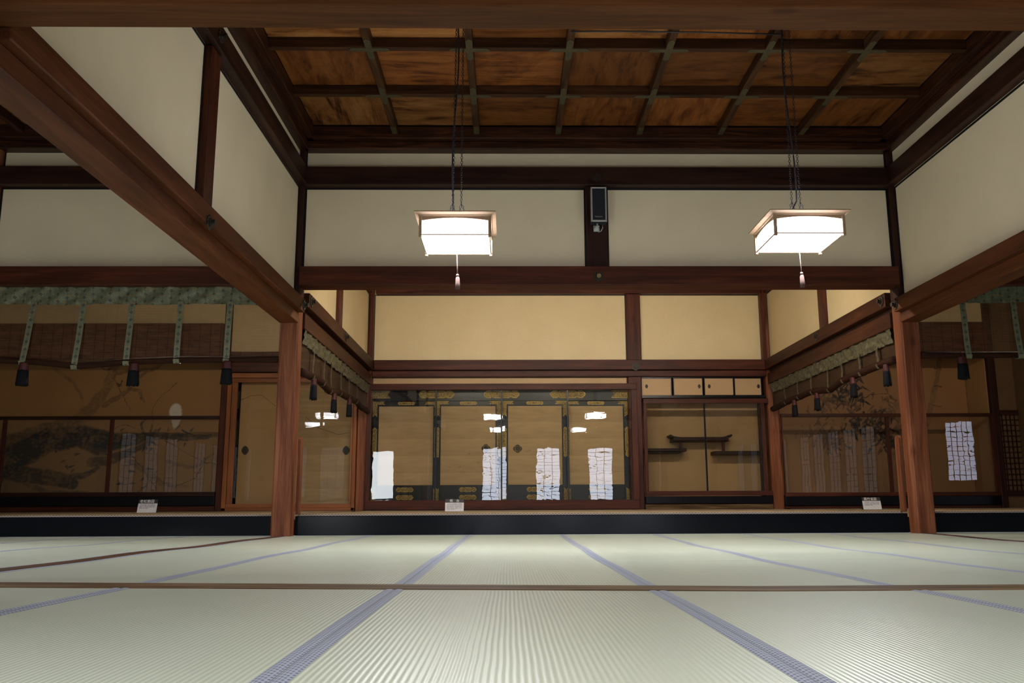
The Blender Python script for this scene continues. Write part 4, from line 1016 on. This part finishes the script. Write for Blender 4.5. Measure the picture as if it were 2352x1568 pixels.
# ---------------------------------------------------------------- loudspeaker
sx_, sz_ = atY(1376, 468, 9.25)
xa, zt_ = atY(1357, 429, 9.26); xb, zb_ = atY(1394, 508, 9.26)
root = empty('loudspeaker', ((xa+xb)/2, 9.40, zb_), 'black box loudspeaker with aluminium trim on the post between the cream panels', 'loudspeaker')
MB().box(xa, xb, 9.27, 9.40, zb_, zt_).build('cabinet', grille, root, bevel=0.004)
m = MB(); m.box(xa-.002, xa+0.015, 9.258, 9.29, zb_, zt_).box(xb-0.015, xb+.002, 9.258, 9.29, zb_, zt_).box(xa+0.015, xb-0.015, 9.26, 9.29, zt_-0.016, zt_).box(xa+0.015, xb-0.015, 9.26, 9.29, zb_, zb_+0.018)
m.build('trim_frame', silver, root, bevel=0.003)
MB().box(xa+0.015, xb-0.015, 9.264, 9.27, zb_+0.018, zt_-0.016).build('grille', grille, root)
bx, bz = atY(1371, 520, 9.40)
MB().box(bx-0.034, bx+0.034, 9.44, 9.455, bz-0.045, bz+0.025).box(bx-0.022, bx+0.022, 9.33, 9.44, zb_-0.035, zb_-0.028).tube([(bx, 9.345, zb_-0.03), (bx, 9.345, zb_)], 0.010, 10).box(bx-0.01, bx+0.01, 9.43, 9.445, zb_-0.04, bz).build('bracket', silver, root, bevel=0.002)
MB().tube([(bx+0.06, 9.38, zb_), (bx+0.062, 9.38, zb_-0.04), (bx+0.045, 9.40, zb_-0.07), (bx+0.02, 9.43, zb_-0.075)], 0.004, 6).build('wire', silver, root, smooth=True)
def text(s, size, loc, rot, mt, parent, name, squash=1.0):
    cu = bpy.data.curves.new(name, 'FONT'); cu.body = s; cu.size = size; cu.extrude = 0.0006; cu.align_x = 'CENTER'; cu.align_y = 'CENTER'
    ob = bpy.data.objects.new(name+'_tmp', cu); C.objects.link(ob)
    dg = bpy.context.evaluated_depsgraph_get(); me = bpy.data.meshes.new_from_object(ob.evaluated_get(dg))
    bpy.data.objects.remove(ob)
    if len(me.vertices) == 0: return None
    me.materials.clear(); me.materials.append(mt); me.name = name
    o = bpy.data.objects.new(name, me); C.objects.link(o); o.parent = parent
    o.rotation_euler = rot; o.scale = (squash, 1, 1)
    p0 = Vector((0, 0, 0)); p = parent
    while p is not None: p0 += Vector(p.location); p = p.parent
    o.location = Vector(loc)-p0
    return o
tx, tz = atY(1375, 497, 9.262)
text('National', 0.024, (tx, 9.2635, tz), (PI/2, 0, 0), silver, root, 'lettering')

# ---------------------------------------------------------------- information cards
def card(px0, px1, pyt, pyb, pyh, Y, title, spc, label, nl, lean):
    xa, zb = atY(px0, pyb, Y); xb, _ = atY(px1, pyb, Y); zb = 0.2235
    w_ = xb-xa; hgt_ = atY(px0, pyt, Y)[1]-zb; tl = atY(px0, pyh, Y)[1]-zb
    root = empty('information_card', ((xa+xb)/2, Y, zb), label, 'sign', 'information cards')
    T = 0.28    # backward lean
    m = MB(); f = lambda u, h, o=0.0: (xa+u*w_, Y+h*T-o, zb+h)
    m.v = [f(0, 0), f(1, 0), f(1, hgt_), f(0, hgt_), f(0, 0, -0.004), f(1, 0, -0.004), f(1, hgt_, -0.004), f(0, hgt_, -0.004)]
    m.f = [(0, 1, 2, 3), (4, 7, 6, 5), (0, 4, 5, 1), (1, 5, 6, 2), (2, 6, 7, 3), (3, 7, 4, 0)]
    b = m.build('white_face', white, root)
    m2 = MB(); m2.v = [f(0, hgt_), f(1, hgt_), f(1, tl), f(0, tl), f(0, hgt_, -0.004), f(1, hgt_, -0.004), f(1, tl, -0.004), f(0, tl, -0.004)]; m2.f = list(m.f)
    m2.build('black_header', blackcard, root)
    m3 = MB(); m3.v = [f(0.02, 0, -0.005), f(0.98, 0, -0.005), f(0.98, tl*0.9, -0.005), f(0.02, tl*0.9, -0.005), f(0.02, 0, -0.09), f(0.98, 0, -0.09)]
    m3.f = [(0, 1, 2, 3), (0, 4, 5, 1), (0, 3, 4), (1, 5, 2), (3, 2, 5, 4)]; m3.build('stand', blackcard, root)
    q = MB(); rr = random.Random(len(label))
    for i in range(nl):
        h = hgt_*(0.86-0.125*i); u = 0.14 if i == 0 else 0.1; end = 0.9 if i < nl-1 else 0.55
        while u < end:
            l = rr.uniform(0.02, 0.05); hh = hgt_*rr.uniform(0.03, 0.05)
            a = [f(u, h-hh, 0.0006), f(min(u+l, end), h-hh, 0.0006), f(min(u+l, end), h+hh, 0.0006), f(u, h+hh, 0.0006)]
            q.quad(*a); u += l+rr.choice([0.008, 0.012, 0.03])
    q.build('printed_lines', inkM, root)
    ang = math.atan(T); hm = (hgt_+tl)/2
    text(title, (tl-hgt_)*0.95, (xa+w_*spc, Y+hm*T-0.003, zb+hm), (PI/2-ang, 0, 0), titleM, root, 'title')
    return root
card(1022, 1065, 1154, 1174, 1146, 12.6, '帳　台', 0.5, 'small white information card with a black header before the black lacquered doors', 6, 0)
card(314, 358, 1156, 1175, 1147, 12.6, '老松鶴図', 0.45, 'small white information card standing before the left alcove', 4, 0)
card(1984, 2026, 1150, 1170, 1142, 12.6, '風竹雀図', 0.45, 'small white information card standing before the right alcove', 4, 0)

# ---------------------------------------------------------------- pendant lamps
def lamp(cx, cy, zb, label, S=0.255, full=True):
    root = empty('pendant_lamp', (cx, cy, zb), label, 'lamp', 'paper pendant lamps')
    zt = zb+0.145; s = S; p = 0.011
    fr = MB()
    for sx_ in (-1, 1):
        for sy_ in (-1, 1):
            fr.box(cx+sx_*s-p, cx+sx_*s+p, cy+sy_*s-p, cy+sy_*s+p, zb-0.014, zt)
    for sg in (-1, 1):
        fr.box(cx-s+p, cx+s-p, cy+sg*s-0.004, cy+sg*s+0.004, zb, zb+0.010)
        fr.box(cx+sg*s-0.004, cx+sg*s+0.004, cy-s+p, cy+s-p, zb, zb+0.010)
    fr.build('frame', lampW, root, bevel=0.002)
    # arched head boards
    hb = MB(); N = 16
    prof = [(-s+p, 0.0)] + [(-s+p+(2*(s-p))*i/N, -0.012-0.020*(2*i/N-1)**2) for i in range(N+1)] + [(s-p, 0.0)]
    for sg in (-1, 1):
        hb.prism(prof, lambda u, v, w_: (cx+u, cy+sg*(s-0.001)-0.004+w_, zt+v), 0.008)
        hb.prism(prof, lambda u, v, w_: (cx+sg*(s-0.001)-0.004+w_, cy+u, zt+v), 0.008)
    hb.build('arched_board', lampW, root)
    # flared top
    e = MB(); r0, r1 = s+0.012, s+0.045
    def ringpts(r, z): return [(cx-r, cy-r, z), (cx+r, cy-r, z), (cx+r, cy+r, z), (cx-r, cy+r, z)]
    lv = [ringpts(s-0.03, zt-0.002), ringpts(r0, zt), ringpts(r0+0.006, zt+0.010), ringpts(r1, zt+0.022), ringpts(r1, zt+0.030), ringpts(s-0.03, zt+0.030)]
    for l in lv: e.v += l
    for i in range(6):
        for j in range(4): e.f.append((4*i+j, 4*i+(j+1) % 4, 4*((i+1) % 6)+(j+1) % 4, 4*((i+1) % 6)+j))
    e.build('eave', lampW, root)
    q = s-0.010
    sh = MB().box(cx-q, cx+q, cy-q, cy+q, zb+0.003, zt-0.004); sh.build('paper_shade', lampE, root)
    for dz, up in ((0.02, 0),):
        ld = bpy.data.lights.new('lamp_glow', 'AREA'); ld.shape = 'SQUARE'; ld.size = 0.42; ld.energy = LAMP_W; ld.color = (0.95, 0.975, 1.0)
        lo = bpy.data.objects.new('lamp_glow', ld); C.objects.link(lo); lo.parent = root; lo.location = (0, 0, dz)
    # pull cord and tassel
    pc = MB().tube([(cx, cy, zb), (cx+0.002, cy, zb-0.12), (cx+0.006, cy, zb-0.235)], 0.0035, 6).build('pull_cord', lampcord, root, smooth=True)
    MB().tube([(cx+0.006, cy, zb-0.228), (cx+0.006, cy, zb-0.245)], [0.008, 0.013], 10).tube([(cx+0.007, cy, zb-0.246), (cx+0.007, cy, zb-0.262), (cx+0.008, cy, zb-0.30), (cx+0.008, cy, zb-0.345)], [0.009, 0.015, 0.017, 0.019], 12).build('tassel', pinkT, pc, smooth=True)
    # chains, cable
    ztop = 4.43; z0 = zt+0.03
    ch = MB()
    def chain(a, b, pitch=0.019):
        a, b = Vector(a), Vector(b); L = (b-a).length; n = max(1, int(L/pitch)); d = (b-a)/L
        e1 = d.cross(Vector((0.2, 1, 0))).normalized(); e2 = d.cross(e1)
        for i in range(n):
            c = a+d*(i+0.5)*L/n
            ch.ring(c, (d, e1 if i % 2 else e2), pitch*0.42, 0.0022, sx=1.45, k=8, m=4)
    zj = z0+0.16
    for ox in (-0.035, 0.03):
        chain((cx+ox, cy, zj), (cx+ox*0.8+0.01, cy+0.02, ztop))
    for (ax, bx_) in ((-0.035, -0.085), (-0.035, 0.0), (0.03, 0.005), (0.03, 0.09)):
        chain((cx+ax, cy, zj), (cx+bx_, cy-0.03 if bx_ < 0.05 else cy, z0))
    ch.build('chain', iron, root)
    cb = MB()
    pts = []
    for i in range(60):
        f = i/59; z = ztop-(ztop-z0-0.16)*f
        pts.append((cx-0.02+0.02*math.sin(3.1*f*2+cx), cy-0.01+0.01*math.sin(5*f), z))
    x_, y_, z_ = pts[-1]
    pts += [(cx-0.035, cy-0.015, z0+0.10), (cx-0.01, cy-0.02, z0+0.05), (cx+0.025, cy-0.02, z0+0.02), (cx+0.045, cy-0.02, z0+0.05), (cx+0.03, cy-0.02, z0+0.085), (cx+0.005, cy-0.02, z0+0.06), (cx-0.01, cy-0.02, z0-0.005)]
    cb.tube(pts, 0.0065, 7).build('cable', cordM, root, smooth=True)
    return root
X, Z = atY(1046, 583, 6.715)
zlb = atY(1046, 583, 6.715)[1]
lx1_, _ = atY(1045, 538, 6.2); lx2_, zz2 = atY(1861.5, 548, 6.2)
LZ = atY(1045, 540, 6.2)[1]
lamp(lx1_, 6.455, LZ, 'lit square paper pendant lamp hanging left of the loudspeaker')
lamp(lx2_, 6.455, atY(1861.5, 536, 6.2)[1], 'lit square paper pendant lamp hanging right of the loudspeaker')
lamp(-0.35, 0.3, 2.33, 'lit paper pendant lamp behind the viewer on the left'); lamp(2.3, 0.3, 2.31, 'lit paper pendant lamp behind the viewer on the right')
lamp(-4.75, 6.0, 2.30, 'lit paper pendant lamp in the left room, level with the visible ones'); lamp(-5.9, 2.2, 2.31, 'lit paper pendant lamp in the near left room')
tubeE = emis('lit_fluorescent_tube', (1.0, 0.93, 0.80), TUBE_E)
tubeE2 = emis('lit_side_fluorescent_tube', (1.0, 0.88, 0.68), TUBE_E*0.8)
def batten(x, y, z, L, label, te=None):
    root = empty('fluorescent_light', (x, y, z), label, 'lamp', 'fluorescent lights hidden behind the lintels')
    MB().box(x-L/2, x+L/2, y-0.05, y+0.05, z+0.03, z+0.07).build('housing', lampW, root)
    MB().box(x-L/2+0.1, x-L/2+0.12, y-0.01, y+0.01, z+0.07, 3.99).box(x+L/2-0.12, x+L/2-0.10, y-0.01, y+0.01, z+0.07, 3.99).build('hanger', iron, root)
    MB().tube([(x-L/2+0.02, y, z), (x+L/2-0.02, y, z)], 0.016, 10).build('tube', te or tubeE, root)
for x in (-0.8, 1.0, 2.9): batten(x, 10.05, 3.05, 1.1, 'fluorescent light behind the long cross rail, above the platform')
batten(-4.1, 10.05, 3.05, 1.1, 'fluorescent light behind the cross rail of the left room', tubeE2)
batten(6.2, 10.05, 3.05, 1.1, 'fluorescent light behind the cross rail of the right room', tubeE2)
# loose cable across the ceiling
o = MB().tube([(atY(1312, 75, 7.02)[0], 7.05, 4.40), (1.0, 7.06, 4.41), (1.7, 7.08, 4.415), (2.43, 7.10, 4.41)], 0.007, 6).build('ceiling_cable', cordM, origin=(1.2, 7.05, 4.40), smooth=True)
tag(o, 'thin black cable strung across the coffered ceiling near the top edge', 'cable')

# ---------------------------------------------------------------- enclosing walls and daylit paper screens (behind and beside the viewer)
WN = [0]
latW = plain('screen_lattice', (0.08, 0.06, 0.05), 0.7)
def shoji(axis, c, a0, a1, z0, z1, mt, sgn, nv=3, nh=12):
    WN[0] += 1
    root = bpy.data.objects.new('window_%d' % WN[0], None); C.objects.link(root); root['kind'] = 'structure'
    root.location = ((a0+a1)/2, c, z0) if axis == 'y' else (c, (a0+a1)/2, z0)
    m = MB(); l = MB(); f = MB()
    def b(M_, p0, p1, q0, q1, d0, d1):
        if axis == 'y': M_.box(p0, p1, c+sgn*d0, c+sgn*d1, q0, q1)
        else: M_.box(c+sgn*d0, c+sgn*d1, p0, p1, q0, q1)
    b(m, a0, a1, z0, z1, 0, 0.002); m.build('paper', mt, root)
    for i in range(1, nv): x = a0+(a1-a0)*i/nv; b(l, x-0.008, x+0.008, z0, z1, 0.003, 0.016)
    for i in range(1, nh): z = z0+(z1-z0)*i/nh; b(l, a0, a1, z-0.007, z+0.007, 0.004, 0.018)
    l.build('lattice', latW, root)
    for p0, p1, q0, q1 in ((a0-0.03, a0, z0-.04, z1+.04), (a1, a1+0.03, z0-.04, z1+.04), (a0, a1, z0-.04, z0), (a0, a1, z1, z1+.04)): b(f, p0, p1, q0, q1, 0, 0.03)
    f.build('window_frame', latW, root)
brownwall = plain('brown_wall', (0.30, 0.24, 0.17), 0.8)  # even mid-brown for the enclosing walls
def wallbox(nm, *b): return struct(nm, MB().box(*b), brownwall)
wallbox('wall_rear', XLL-.1, 13.1, YR-0.1, YR, -0.05, 4.6)
wallbox('wall_far_left', XLL-0.1, XLL, YR, 15.6, -0.05, 4.6)
wallbox('wall_far_right', XRR, XRR+0.1, YR, 9.60, -0.05, 4.6)
wallbox('wall_side_corridor', 13.0, 13.1, 5.3, 15.6, -0.05, 4.6)
wallbox('wall_corridor_end', 8.45, 13.1, 5.3, 5.4, -0.05, 4.6)
wallbox('wall_corridor_back', 8.6, 13.1, 14.5, 14.6, -0.05, 4.6)
struct('ceiling_corridor', MB().box(8.6, 13.1, 5.3, 14.6, 3.9, 4.0), brownwall)
for x in (-0.53, 1.48, 3.45): shoji('y', YR, x-0.43, x+0.43, 0.06, 1.93, shojiE, 1, 3, 14)
shoji('y', YR, -5.1, -4.2, 0.06, 1.85, emis('open_doorway_daylight', (0.9, 0.95, 1.0), SHOJI_E*1.2), 1, 1, 1)
for x in (-8.0, -6.6): shoji('y', YR, x-0.43, x+0.43, 0.06, 1.93, sideE, 1)
for y in (-2.6, -0.9, 0.8, 2.4, 4.6, 6.0, 7.4): shoji('x', XLL, y-0.42, y+0.42, 0.06, 1.9, sideE, 1)
for y in (-2.6, -0.9, 0.8, 2.4, 4.4, 5.5, 6.6, 7.7, 8.8): shoji('x', XRR, y-0.38, y+0.38, 0.06, 1.9, sideE, -1)
shoji('y', 5.4, 11.85, 12.6, 0.7, 2.25, corrE, 1, 5, 12)
